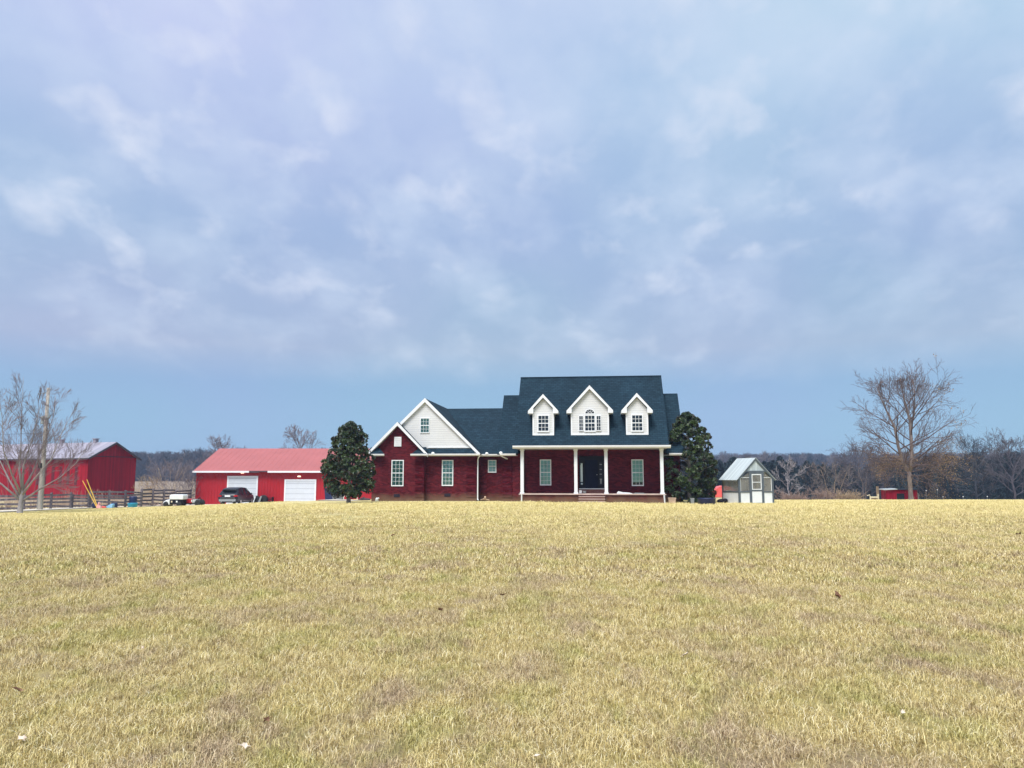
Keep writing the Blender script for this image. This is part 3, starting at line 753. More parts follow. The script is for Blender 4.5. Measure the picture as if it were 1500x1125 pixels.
# lap siding: big gable, dormer-storey gable ends
s=MB(); s.prism_y([(-10.36,3.16),(-3.24,3.16),(-6.8,6.76)],1.70,3.0); s.build('gable_siding',M['siding'],house)
for P_,xa,xb in (([(-.1,3.42),(8.5,3.42),(4.2,8.2)],-.28,.0),([(-.1,3.42),(8.5,3.42),(4.2,8.2)],8.9,9.13),([(1.65,3.16),(8.15,3.16),(4.85,6.9)],-1.43,-1.2),([(1.65,3.16),(8.15,3.16),(4.85,6.9)],9.95,10.18)):
    s=MB(); s.prism_x(P_,xa,xb); s.build('gable_siding',M['siding'],house)
def gable_x(mb,x0,x1,ye,ze,yr,zr,yb,zb,t=.12):   # ridge along x
    mb.slab((x0,ye,ze),(x1,ye,ze),(x1,yr,zr),(x0,yr,zr),t)
    mb.slab((x1,yb,zb),(x0,yb,zb),(x0,yr,zr),(x1,yr,zr),t)
def gable_y(mb,xl,xr,ze,xm,zm,y0,y1,t=.12):
    mb.slab((xm,y0,zm),(xm,y1,zm),(xl,y1,ze),(xl,y0,ze),t)
    mb.slab((xm,y1,zm),(xm,y0,zm),(xr,y0,ze),(xr,y1,ze),t)
r_=MB(); gable_x(r_,-.48,9.35,-.35,3.60,4.2,8.60,8.75,3.60); r_.box(-.48,9.35,4.12,4.28,8.54,8.625); r_.build('roof',M['shingle'],house)
for a_,b_ in ((-1.75,-.40),(9.27,10.5)):
    r_=MB(); gable_x(r_,a_,b_,.95,3.14,4.85,7.42,8.75,3.14); r_.build('roof',M['shingle'],house)
r_=MB(); r_.slab((-6.8,2.35,3.16),(-1.3,2.35,3.16),(-1.3,9.,6.86),(-6.8,9.,6.86),.12); r_.slab((-1.3,15.6,3.16),(-6.8,15.6,3.16),(-6.8,9.,6.86),(-1.3,9.,6.86),.12); r_.build('roof',M['shingle'],house)
r_=MB(); gable_y(r_,-10.65,-2.98,3.16,-6.8,6.93,1.58,15.6); r_.build('roof',M['shingle'],house)
r_=MB(); gable_y(r_,-10.68,-6.45,3.10,-8.56,5.28,1.08,5.2,.10); r_.build('roof',M['shingle'],house)
# pent roof across the big gable and the small cornice returns
for Q_ in (((-6.9,1.42,3.16),(-3.3,1.42,3.16),(-3.62,1.74,3.58),(-6.9,1.74,3.58)),((-7.55,1.0,3.14),(-6.55,1.0,3.14),(-6.62,1.42,3.60),(-7.05,1.42,3.60)),((-10.72,1.0,3.14),(-9.42,1.0,3.14),(-9.9,1.42,3.60),(-10.45,1.42,3.60))):
    p=MB(); p.slab(*Q_,.08); p.build('pent_roof',M['shingle'],house)
m=MB(); gable_y(m,-10.6,-3.03,3.02,-6.8,6.76,1.585,1.90,.02); m.build('rake_soffit',M['trim'],house)
m=MB(); gable_y(m,-10.62,-6.50,3.0,-8.56,5.13,1.085,1.40,.02); m.build('rake_soffit',M['trim'],house)
# white trim: rake boards
def rake(mb,xe,ze,xm,zm,y,wd,t=.04):
    """board along a gable slope, hung below the line (xe,ze)-(xm,zm)"""
    L=1 if xm>xe else -1
    pts=[(xe,ze),(xe,ze-wd),(xm,zm-wd*1.25),(xm,zm)]
    if L<0: pts=pts[::-1]
    mb.prism_y(pts,y-t,y)
t=MB()
rake(t,-10.66,3.16,-6.8,6.95,1.575,.22); rake(t,-2.97,3.16,-6.8,6.95,1.575,.22)
t.build('rake_board',M['trim'],house)
t=MB(); rake(t,-10.70,3.11,-8.56,5.30,1.075,.20); rake(t,-6.43,3.11,-8.56,5.30,1.075,.20); t.build('rake_board',M['trim'],house)
t=MB(); t.box(-6.55,-3.70,1.66,1.695,3.56,3.64); t.build('frieze_board',M['trim'],house)
# soffits
t=MB(); t.box(-10.6,-3.0,1.5,1.9,3.00,3.03); t.box(-1.7,-.45,1.0,1.6,2.99,3.02); t.box(9.1,10.45,1.0,1.6,2.99,3.02); t.box(-3.2,-1.3,2.3,2.9,2.99,3.02); t.box(-.4,9.27,-.3,1.95,3.40,3.43); t.build('soffit',M['soffit'],house)
# gutters with fascia
def gutter(x0,x1,y,z,hh=.15,dd=.12):
    m=MB(); m.prism_x([(y-dd,z),(y-dd,z-hh*.5),(y-dd*.55,z-hh),(y,z-hh),(y,z)][::-1],x0,x1); m.build('gutter',M['gutter'],house)
gutter(-.58,9.44,-.36,3.60,.19,.14); gutter(-6.6,-2.95,1.40,3.15); gutter(-7.6,-6.45,.99,3.14,.14,.08); gutter(-10.75,-9.40,.99,3.14,.14,.08)
gutter(-3.15,-1.45,2.33,3.14); gutter(-1.55,-.50,.94,3.13); gutter(9.45,10.55,.94,3.13)
for x,y in ((-6.15,1.38),(-2.62,2.30),(-1.5,.95)):
    m=MB(); m.ell((x,y-.05,3.17),(.12,.08,.10),12,8); m.build('gutter_cap',M['white'],house,smooth=True)
# downspouts
def spout(pts): m=MB(); m.tube(pts,.045,4); m.build('downspout',M['trim'],house)
spout([(-2.98,1.36,3.02),(-3.08,1.5,2.88),(-3.17,1.86,2.80),(-3.17,1.86,.12),(-3.10,1.7,.05)])
spout([(-1.5,.9,3.0),(-1.35,1.1,2.9),(-1.12,1.5,2.80)])
spout([(-.02,-.20,.52),(-.02,-.20,-.05)]); spout([(8.98,-.20,.48),(9.03,-.20,-.25)])
# porch
m=MB(); m.box(-.15,9.05,-.02,1.95,-.5,.47); m.build('porch_base',M['brick'],house)
m=MB(); m.box(-.22,3.6,-.10,1.95,.47,.53); m.box(3.6,5.3,-.06,1.95,.47,.53); m.box(5.3,9.12,-.10,1.95,.47,.53); m.build('porch_floor',M['floor'],house)
for i,(y0,z1) in enumerate(((-.36,.36),(-.68,.20),(-1.0,.05))):
    m=MB(); m.box(3.64,5.27,y0,-.02-.32*i,-.3,z1); m.build('step',M['stepbrick'],house)
    m=MB(); m.box(3.62,5.29,y0-.02,y0+.30,z1+.002,z1+.03); m.build('step_tread',M['floor'],house)
def column(x,y=.12):
    m=MB(); m.box(x-.105,x+.105,y-.105,y+.105,.62,3.28)
    c=m.build('column',M['trim'],house,bevel=.012)
    m=MB(); m.box(x-.14,x+.14,y-.14,y+.14,.532,.62); m.build('base',M['trim'],c); m=MB(); m.box(x-.135,x+.135,y-.135,y+.135,3.28,3.40); m.build('capital',M['trim'],c)
for x in (-.01,3.45,5.38,8.90): column(x)
# windows -------------------------------------------------------------
def window(x0,x1,z0,z1,y,cols=3,rows=3,trim=.06,parent=house,inner='blind',sash=True,name='window',mun=.017,gd=0.,shade=None):
    """double-hung window standing proud of the wall plane y"""
    f=MB(); yo=y-.05
    f.box(x0,x1,yo,y+.02,z0,z0+trim*1.2); f.box(x0,x1,yo,y+.02,z1-trim,z1)
    f.box(x0,x0+trim,yo,y+.02,z0+trim*1.2,z1-trim); f.box(x1-trim,x1,yo,y+.02,z0+trim*1.2,z1-trim)
    a,b_,c,d=x0+trim,x1-trim,z0+trim*1.2,z1-trim
    mid=(c+d)/2
    if sash: f.box(a,b_,yo+.006,y+.01,mid-.028,mid+.028)
    halves=((c,mid-.028),(mid+.028,d)) if sash else ((c,d),)
    for lo,hi in halves:
        for i in range(1,cols): xx=lerp(a,b_,i/cols); f.box(xx-mun/2,xx+mun/2,yo+.012,yo+.03,lo,hi)
        for j in range(1,rows): zz_=lerp(lo,hi,j/rows); f.box(a,b_,yo+.014,yo+.028,zz_-mun/2,zz_+mun/2)
    w_=f.build(name,M['trim'],parent)
    lvl=parent is house
    g_=MB(); g_.box(a,b_,yo+.032,yo+.036,c,d); go_=g_.build('pane',M['glass'],w_ if lvl else parent)
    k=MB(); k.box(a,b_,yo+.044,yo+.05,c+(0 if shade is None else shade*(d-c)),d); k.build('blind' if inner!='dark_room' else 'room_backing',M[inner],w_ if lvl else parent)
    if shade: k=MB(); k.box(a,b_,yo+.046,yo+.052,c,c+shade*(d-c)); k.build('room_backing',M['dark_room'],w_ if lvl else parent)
    return w_
window(-8.99,-8.15,.98,2.74,1.4); window(-5.63,-4.85,1.0,2.74,1.9)
window(-7.13,-6.48,4.56,5.60,1.70,3,2,.045); window(-2.62,-2.04,1.89,2.76,2.9,2,2)
window(1.01,1.77,1.04,2.76,1.95); window(7.08,7.86,1.01,2.75,1.95,inner='blindpale',shade=.11)
# gable vent
m=MB(); m.box(-8.83,-8.34,1.34,1.42,3.65,4.30)
v_=m.build('vent',M['trim'],house)
m=MB()
for i in range(8): z=3.71+i*.067; m.slab((-8.78,1.325,z),(-8.39,1.325,z),(-8.39,1.345,z+.055),(-8.78,1.345,z+.055),.006)
m.build('louver',M['siding'],v_)
for (x0,x1,z0,z1,y) in ((-8.80,-8.39,.26,.46,1.4),(-5.45,-5.03,.28,.49,1.9)):
    m=MB(); m.box(x0,x1,y-.02,y+.05,z0,z1); 
    for i in range(4): m.box(x0+.02,x1-.02,y-.03,y-.02,z0+.02+i*.05,z0+.045+i*.05)
    m.build('foundation_vent',M['vent'],house)
# entrance
m=MB(); m.box(3.55,5.38,1.80,1.95,.53,.80); m.build('entry_step',M['stepbrick'],house)
m=MB(); m.box(3.60,5.33,1.76,1.95,.80,.845); m.build('sill',M['trim'],house)
m=MB(); m.box(3.62,5.32,1.87,1.96,.845,2.98); df=m.build('door_frame',M['blackish'],house)
m=MB(); m.box(4.02,4.86,1.84,1.875,.87,2.72)
for (a,c) in ((4.10,4.38),(4.50,4.78)):
    for (z0,z1) in ((.98,1.5),(1.6,2.2),(2.3,2.6)): m.box(a,c,1.825,1.84,z0,z1)
d_=m.build('door',M['navy'],house,bevel=.004)
m=MB(); m.ell((4.80,1.80,1.75),(.03,.03,.03),8,6); m.build('handle',M['silver'],d_)
m=MB(); m.box(3.70,3.88,1.85,1.872,1.06,2.60); sl=m.build('sidelight',M['dark_room'],house)
m=MB(); m.box(3.74,3.86,1.838,1.848,1.28,2.50); m.box(3.72,3.74,1.838,1.848,1.28,2.38); m.box(3.74,3.86,1.840,1.847,1.10,1.20); m.build('curtain',M['curtain'],sl)
m=MB(); m.box(4.96,5.16,1.85,1.872,1.06,2.60); sr=m.build('sidelight',M['dark_room'],house)
for z in (2.43,2.10,1.79,1.46): m=MB(); m.box(4.99,5.13,1.838,1.848,z-.03,z+.02); m.build('curtain',M['greyplastic'],sr)
m=MB(); m.box(5.02,5.10,1.838,1.848,1.15,1.43); m.build('curtain',M['greyplastic'],sr)
m=MB(); m.box(3.28,3.36,1.86,1.95,2.30,2.48); m.tube([(3.32,1.86,2.5),(3.32,1.84,2.56)],.03,6); m.build('porch_lamp',M['beige'],house)
# dormers ------------------------------------------------------------
def dormer(xc,hb,he,za,ze,yb=.28,big=False):
    """siding box with boxed gable roof, standing on the front slope"""
    zb=4.31; sl_=1.11; yr=lambda z:(z-3.60)/sl_-.35+.1
    body=MB()
    zt=ze-.05; za_in=za-.28
    k=(za-ze)/he
    # front + sides, running back into the main roof
    P=[(xc-hb,zb),(xc+hb,zb),(xc+hb,zt+.1),(xc,zt+.1+k*hb),(xc-hb,zt+.1)]
    body.prism_y(P,yb,yr(zb)+.25)
    body.prism_y([(xc-hb,zb+.3),(xc+hb,zb+.3),(xc+hb,zt+.1),(xc,zt+.1+k*hb),(xc-hb,zt+.1)],yb+.3,yr(5.2))
    body.prism_y([(xc-hb,5.1),(xc+hb,5.1),(xc+hb,zt+.1),(xc,zt+.1+k*hb),(xc-hb,zt+.1)],yb+.5,yr(5.95))
    d=body.build('dormer',M['siding'],house)
    rf=MB(); gable_y(rf,xc-he,xc+he,ze,xc,za,yb-.16,yr(za),.07); rf.build('dormer_roof',M['shingle'],d)
    t=MB(); rake(t,xc-he-.01,ze,xc,za+.01,yb-.165,.19); rake(t,xc+he+.01,ze,xc,za+.01,yb-.165,.19)
    for sgn in (-1,1):
        a,c=sorted((xc+sgn*(he+.01),xc+sgn*(hb-.06)))
        inner=ze+ (he-hb+.06)*k-.02
        pts=[(xc+sgn*(he+.01),ze-.17),(xc+sgn*(hb-.06),ze-.17),(xc+sgn*(hb-.06),inner)]
        pts+= [(xc+sgn*(he+.01),ze-.01)]
        if sgn>0: pts=pts[::-1]
        t.prism_y(pts,yb-.200,yb-.001)
        t.box(a,c,yb+.0,yr(ze)-.1,ze-.17,ze-.14)
        xe=xc+sgn*(he-.0); t.box(min(xe,xe+sgn*.02),max(xe,xe+sgn*.02),yb-.16,yr(ze)-.02,ze-.17,ze-.02)
    t.build('rake_trim',M['trim'],d)
    c_=MB()
    for sgn in (-1,1): xx=xc+sgn*hb; c_.box(min(xx,xx-sgn*.09),max(xx,xx-sgn*.09),yb-.015,yb-.001,zb,ze-.18)
    c_.box(xc-hb,xc+hb,yb-.02,yb-.001,zb-.02,zb+.09); c_.build('corner_board',M['trim'],d)
    return d
dl=dormer(1.36,.70,.97,6.97,5.88); dc=dormer(4.385,1.23,1.48,7.51,5.88); dr=dormer(7.41,.71,.98,6.97,5.86)
def dwin(d,x0,x1,z0,z1,cols,rows,y=.26): window(x0-.07,x1+.07,z0-.08,z1+.07,y,cols,rows,.07,d,'dark_room',name='dormer_window',mun=.025)
dwin(dl,1.05,1.69,4.58,5.56,3,2); dwin(dr,7.10,7.73,4.57,5.54,3,2); dwin(dc,4.08,4.69,4.58,5.54,3,2)
window(3.66,3.97,4.55,5.56,.26,2,4,.04,dc,'dark_room',False,'dormer_window',.02); window(4.79,5.11,4.55,5.56,.26,2,4,.04,dc,'dark_room',False,'dormer_window',.02)
# fan light over the centre window
f=MB(); g_=MB(); cxx,cz=4.385,5.69
arc=[(cxx+.34*math.cos(a),cz+.31*math.sin(a)) for a in [math.pi*i/16 for i in range(17)]]
arci=[(cxx+.285*math.cos(a),cz+.255*math.sin(a)) for a in [math.pi*i/16 for i in range(17)]]
for i in range(16): f.prism_y([arci[i],arc[i],arc[i+1],arci[i+1]],.205,.262)
f.box(cxx-.34,cxx+.34,.205,.262,cz-.06,cz)
for a in (R(36),R(72),R(108),R(144)):
    f.tube([(cxx+.09*math.cos(a),.222,cz+.09*math.sin(a)),(cxx+.27*math.cos(a),.222,cz+.25*math.sin(a))],.012,4)
f.tube([(cxx+.11*math.cos(R(k*15)),.222,cz+.10*math.sin(R(k*15))) for k in range(13)],.012,4)
f.build('fan_light',M['trim'],dc); g_.prism_y(arci,.238,.25); g_.build('room_backing',M['dark_room'],dc)

def hp(x,y,z=0.):   # house-local to world
    c,s_=math.cos(YAW),math.sin(YAW); return (HO[0]+x*c-y*s_,HO[1]+x*s_+y*c,z)
# things on the porch and at the house foot
def thing_mesh(name,mb,mat,loc,rz,label,cat,group=None,smooth=False,bevel=0):
    o=mb.build(name,M[mat],smooth=smooth,bevel=bevel); o.location=loc; o.rotation_euler=(0,0,rz); tag(o,label,cat,group); return o
m=MB(); m.lathe([(.085,0),(.10,.02),(.11,.18),(.10,.2),(.09,.2),(.085,.05)],n=14)
thing_mesh('flower_pot',m,'white',hp(3.72,.9,.532),0,'small white pot on the porch left of the front door steps','pot')
m=MB(); m.lathe([(.07,0),(.09,.02),(.12,.15),(.11,.17),(.09,.17),(.07,.04)],n=14)
thing_mesh('bowl',m,'greyplastic',hp(3.98,.95,.532),0,'small grey bowl right of the white pot on the porch','bowl')
m=MB(); m.prism_y([(-.52,0),(.42,0),(.50,.02),(.3,.07),(-.1,.09),(-.3,.14),(-.45,.12)],-.2,.2); m.box(-.42,-.36,-.1,.1,.13,.16)
thing_mesh('folded_cloth',m,'white',hp(6.55,.35,.532),R(-4),'white folded cloth lying on the porch floor under the right window','cloth',bevel=.02)
m=MB(); m.prism_y([(-.4,0),(.45,0),(.3,.05),(-.2,.06)],-.15,.15)
thing_mesh('dark_mat',m,'greyplastic',hp(7.45,.5,.532),0,'thin grey folded mat right of the white cloth on the porch','mat',bevel=.01)
def pot(x,y,w_,hh,mat,label,name='planter'):
    m=MB(); m.add([(-w_*.4,-w_*.4,0),(w_*.4,-w_*.4,0),(w_*.4,w_*.4,0),(-w_*.4,w_*.4,0),(-w_*.5,-w_*.5,hh),(w_*.5,-w_*.5,hh),(w_*.5,w_*.5,hh),(-w_*.5,w_*.5,hh)],[(0,3,2,1),(0,1,5,4),(1,2,6,5),(2,3,7,6),(3,0,4,7)])
    m.box(-w_*.53,w_*.53,-w_*.53,w_*.53,hh-.05,hh)
    o=m.build(name,M[mat]); o.location=(x,y,h(x,y)-.03); o.rotation_euler=(0,0,YAW); tag(o,label,'planter'); return o
px_,py_,_=hp(9.45,-.25); pot(px_,py_,.46,.42,'tan','square tan planter beside the right porch downspout')
px_,py_,_=hp(10.65,-.7); pot(px_,py_,.22,.42,'greyplastic','narrow grey pot under the right magnolia')
m=MB(); m.lathe([(.44,0),(.5,.04),(.54,.40),(.56,.44),(.52,.44),(.49,.08)],n=22)
thing_mesh('round_tub',m,'navyplastic',hp(11.45,-1.2,h(12,49)-.03),0,'wide dark blue tub under the right magnolia','tub',smooth=True)
m=MB(); m.ell((0,0,.12),(.10,.10,.13),10,8); m.box(-.11,.11,-.03,.03,0,.06); m.ell((.10,0,.2),(.06,.05,.06),8,6)
thing_mesh('garden_ornament',m,'white',hp(-9.85,1.0,h(-9,51)),0,'little white ornament at the foot of the left gable wall','ornament')
# hose reel / meter at recess
m=MB(); m.tube([(-.3,0,.05),(-.1,.05,.12),(.1,0,.1),(.3,.05,.04)],.04,6); m.ell((.02,0,.22),(.08,.08,.1),8,6)
thing_mesh('garden_hose',m,'tan',hp(-2.75,2.3,.0),0,'tan coiled hose at the foot of the shaded recess wall','hose')

# ------------------------------------------------------------------ red garage
GZ=-1.2
gar=empty('red_garage',(-23.2,80,GZ),0,label='long red metal garage with faded red roof and two white overhead doors',cat='garage')
gx0,gx1=-9.2,9.4
def gw(name='wall'):
    m=MB(); m.prism_x([(0,-.5),(13,-.5),(13,3.45),(6.5,5.75),(0,3.45)],gx0,gx1); 
    x=gx0+.15
    while x<gx1:
        if not (-6.05<x<-2.75 and True) and not (-.15<x<3.2): m.box(x-.02,x+.02,-.028,.0,-.4,3.4)
        else: m.box(x-.02,x+.02,-.028,.0,3.05 if x<-2 else 2.66,3.4)
        x+=.30
    m.build(name,M['redmetal'],gar)
gw()
m=MB()
m.slab((gx0-.2,-.4,3.40),(gx1+.3,-.4,3.40),(gx1+.3,6.5,5.93),(gx0-.2,6.5,5.93),.08); m.slab((gx1+.3,13.4,3.40),(gx0-.2,13.4,3.40),(gx0-.2,6.5,5.93),(gx1+.3,6.5,5.93),.08)
x=gx0-.15
while x<gx1+.3:
    m.slab((x,-.4,3.412),(x+.03,-.4,3.412),(x+.03,6.5,5.942),(x,6.5,5.942),.03); x+=.6
m.build('roof',M['redroof'],gar)
m=MB(); m.box(gx0-.24,-3.65,-.50,-.405,3.22,3.40); m.box(-1.75,gx1+.3,-.50,-.405,3.22,3.40); m.build('gutter',M['trim'],gar)
m=MB(); m.box(-3.62,-1.78,-.46,-.40,3.30,3.41); m.box(-3.62,-2.6,-.44,-.41,3.20,3.28); m.build('broken_fascia',M['wooddark'],gar)
def odoor(x0,x1,z1):
    m=MB(); m.box(x0,x1,-.03,.03,-.05,z1)
    d=m.build('overhead_door',M['doorwhite'],gar)
    m=MB(); m.box(x0-.14,x0,-.06,.02,-.05,z1+.14); m.box(x1,x1+.14,-.06,.02,-.05,z1+.14); m.box(x0,x1,-.06,.02,z1,z1+.14); m.build('door_trim',M['trim'],d)
odoor(-5.85,-2.98,2.75); odoor(.03,3.0,2.40)
for x,z in ((-4.42,3.20),(1.40,2.84)):
    m=MB(); m.box(x-.10,x+.10,-.14,.0,z-.06,z+.08); m.ell((x-.1,-.16,z),(.09,.07,.08),8,6); m.ell((x+.1,-.16,z),(.09,.07,.08),8,6); m.build('flood_lamp',M['lampglow'],gar)

# ------------------------------------------------------------------ old red barn
BX,BY=-57.2,105.; BZ=h(BX,BY)-.1
barn=empty('old_barn',(BX,BY,BZ),R(180-22.5),label='old red board barn with pale tin roof standing behind the fence',cat='barn')
# local: +x along the long wall (away left), -y along the gable end (away right)
BL,BW,BE,BR=30,7.8,5.75,7.75
m=MB(); m.prism_x([(0,-.6),(0,BE),(-BW/2,BR-.05),(-BW,BE),(-BW,-.6)],0,BL); m.build('wall',M['barn'],barn)
m=MB(); m.slab((-.5,.45,BE-.22),(-.5,-BW/2,BR+.1),(BL+.4,-BW/2,BR+.1),(BL+.4,.45,BE-.22),.08); m.slab((-.5,-BW/2,BR+.1),(-.5,-BW-.45,BE-.22),(BL+.4,-BW-.45,BE-.22),(BL+.4,-BW/2,BR+.1),.08)
m.build('roof',M['barnroof'],barn)
m=MB()
for (a,c,d,e) in ((.46,BE-.26,-BW/2,BR+.05),(-BW-.46,BE-.26,-BW/2,BR+.05)):
    m.slab((-.56,a,c),(-.50,a,c),(-.50,d,e),(-.56,d,e),.22) if a<0 else m.slab((-.50,a,c),(-.56,a,c),(-.56,d,e),(-.50,d,e),.22)
m.box(-.4,BL,.44,.48,BE-.42,BE-.26); m.build('fascia',M['wooddark'],barn)
m=MB(); m.box(-.03,.0,-BW,0,BE-.02,BE+.08); m.build('band',M['vent'],barn)
for k in range(7):
    m=MB(); x=1.9+k*1.5; m.box(x,x+.5,.0,.03,1.9,4.4); m.build('vent_door',M['ventred'],barn)
for x in (3.6,10.4):
    m=MB(); m.box(x-.25,x+.25,-BW/2-.25,-BW/2+.25,BR+.0,BR+.55); m.box(x-.4,x+.4,-BW/2-.35,-BW/2+.35,BR+.55,BR+.65); m.build('roof_ventilator',M['barnroof'],barn)

# ------------------------------------------------------------------ utility pole
px_,py_=-34.33,57.; 
pole=empty('utility_pole',(px_,py_,h(px_,py_)),label='weathered wooden utility pole without wires arms beside the left bare tree',cat='pole')
pole['label']='weathered wooden utility pole behind the left bare tree'
m=MB(); m.tube([(0,0,-.4),(0,0,0),(-.02,0,4.4),(-.02,0,8.95)],[.19,.185,.145,.11],12); m.build('pole_shaft',M['polewood'],pole,smooth=True)
m=MB(); m.tube([(-.75,-.02,8.5),(.05,-.1,8.58)],.022,5); m.tube([(-.7,-.02,8.44),(-.7,-.02,8.58)],.03,5); m.build('bracket',M['greyplastic'],pole)
m=MB(); m.box(-.16,.28,-.2,-.12,6.72,6.78); m.tube([(.27,-.16,6.75),(.33,-.18,6.9),(.31,-.18,7.02)],.03,5); m.build('bracket',M['greyplastic'],pole)
m=MB(); m.lathe([(.11,0),(.13,.05),(.13,.55),(.09,.62)],(-.24,-.05,6.25),12); m.build('meter_can',M['greyplastic'],pole)
m=MB(); m.tube([(.16,-.12,6.28),(.30,-.12,6.34),(.34,-.12,6.2),(.32,-.12,6.1)],.035,6); m.build('insulator',M['black'],pole)
m=MB(); m.box(-.22,.0,-.24,-.12,3.05,3.4); m.build('junction_box',M['black'],pole)
m=MB(); m.tube([(-.15,-.1,3.1),(-.17,-.12,0)],.02,5); m.tube([(.13,-.08,6.7),(.16,-.15,0)],.015,5); m.build('conduit',M['greyplastic'],pole)
# overhead service wire going left
m=MB(); P0=Vector((px_-.15,py_,h(px_,py_)+5.6)); P1=Vector((px_-30,py_+3,h(px_,py_)+6.4))
m.tube([P0.lerp(P1,k/10)-Vector((0,0,.5*math.sin(math.pi*k/10))) for k in range(11)],.012,3); o=m.build('overhead_wire',M['black']); tag(o,'thin black service wire running left from the utility pole','wire')
for i,(dx,top,lab) in enumerate(((0,(-33.02,60,1.95),'left of the two yellow guy guards leaning beside the fence'),(.06,(-32.70,60,2.05),'right of the two yellow guy guards leaning beside the fence'))):
    x0,y0=-31.75+dx,60.; z0=h(x0,y0); m=MB(); m.tube([(0,0,0),(top[0]-x0,top[1]-y0,top[2]-.75-z0+.1)],[.035,.028],8)
    o=m.build('guy_guard',M['yellow']); o.location=(x0,y0,z0); tag(o,lab,'guy guard','yellow guy guards by the fence')

# ------------------------------------------------------------------ fence
def fence(pts,label,H,post,rails,mat,rmat,seed,droop=.0):
    r=random.Random(seed); x0,y0=pts[0]; root=empty('board_fence',(x0,y0,h(x0,y0)),label=label,cat='fence')
    z00=h(x0,y0)
    for i,(x,y) in enumerate(pts):
        z=h(x,y)-z00; m=MB(); hh=H+r.uniform(-.03,.08); q=post/2; lx,ly=x-x0,y-y0; tilt=r.uniform(-.03,.03)
        m.add([(lx-q,ly-q,z-.3),(lx+q,ly-q,z-.3),(lx+q,ly+q,z-.3),(lx-q,ly+q,z-.3),(lx-q+tilt,ly-q,z+hh),(lx+q+tilt,ly-q,z+hh),(lx+q+tilt,ly+q,z+hh),(lx-q+tilt,ly+q,z+hh)],[(0,3,2,1),(4,5,6,7),(0,1,5,4),(1,2,6,5),(2,3,7,6),(3,0,4,7)])
        m.build('post',M[mat],root)
    for (x,y),(x2,y2) in zip(pts,pts[1:]):
        for k,rz in enumerate(rails):
            m=MB(); a=rz+r.uniform(-.06,.06); c=rz+r.uniform(-.06,.06)
            d=Vector((x2-x,y2-y,0)).normalized(); n=Vector((d.y,-d.x,0))*(post/2+.012)
            if n.y>0: n=-n
            za=h(x,y)-z00+a; zb=h(x2,y2)-z00+c; A=Vector((x-x0,y-y0,0))+n; B=Vector((x2-x0,y2-y0,0))+n; t=n.normalized()*.03; w_=.07
            vs_=[A+Vector((0,0,za-w_)),B+Vector((0,0,zb-w_)),B+Vector((0,0,zb+w_)),A+Vector((0,0,za+w_))]
            m.add(vs_+[v+t for v in vs_],[(0,1,2,3),(7,6,5,4),(0,4,5,1),(1,5,6,2),(2,6,7,3),(3,7,4,0)])
            m.build('rail',M[rmat],root)
    return root
fence([(at(-60,55),55),(at(-20,55.5),55.5),(at(5,56),56),(at(43,57),57),(at(82,58.6),58.6),(at(111,59.8),59.8)],'low grey board fence at the far left between tree and utility pole',1.2,.13,[.2,.48,.76,1.02],'wood','wood',2)
fence([(at(139,61),61),(at(166,62),62),(at(190,63),63),(at(212,64.5),64.5)],'taller grey board fence right of the yellow guy guards',1.35,.13,[.2,.46,.72,.98,1.22],'wood','wood',3)
fence([(at(113,60.0),60.0),(at(137,60.9),60.9)],'short grey board fence length behind the yellow guy guards',1.1,.13,[.25,.5,.75,.98],'wood','wood',4)
fence([(at(213,65),65),(at(229,69),69),(at(245,73),73),(at(262,76),76),(at(284,78.5),78.5)],'dark weathered board fence running back to the garage corner',1.5,.12,[.25,.55,.85,1.15,1.42],'wood','wooddark',5)
# far wire fence with white insulators on the right
r=random.Random(9)
for i,(u,hh) in enumerate(((1351,1.75),(1367,1.9),(1375,1.1),(1404,1.15),(1439,1.2))):
    Yp=92+i*1.6; x=at(u,Yp); z=h(x,Yp); m=MB(); m.tube([(0,0,0),(0,0,hh)],.014,4)
    o=m.build('fence_stake',M['greyplastic']); o.location=(x,Yp,z)
    k=MB(); k.lathe([(.03,0),(.055,.04),(.055,.11),(.025,.14)],(0,-.03,hh-.12),8); k.build('insulator',M['white'],o)
    tag(o,'thin grey fence stake with white insulator, %s counting rightwards from the shelter'%('first','second','third','fourth','fifth')[i],'fence stake','stakes of the wire fence at the right wood edge')

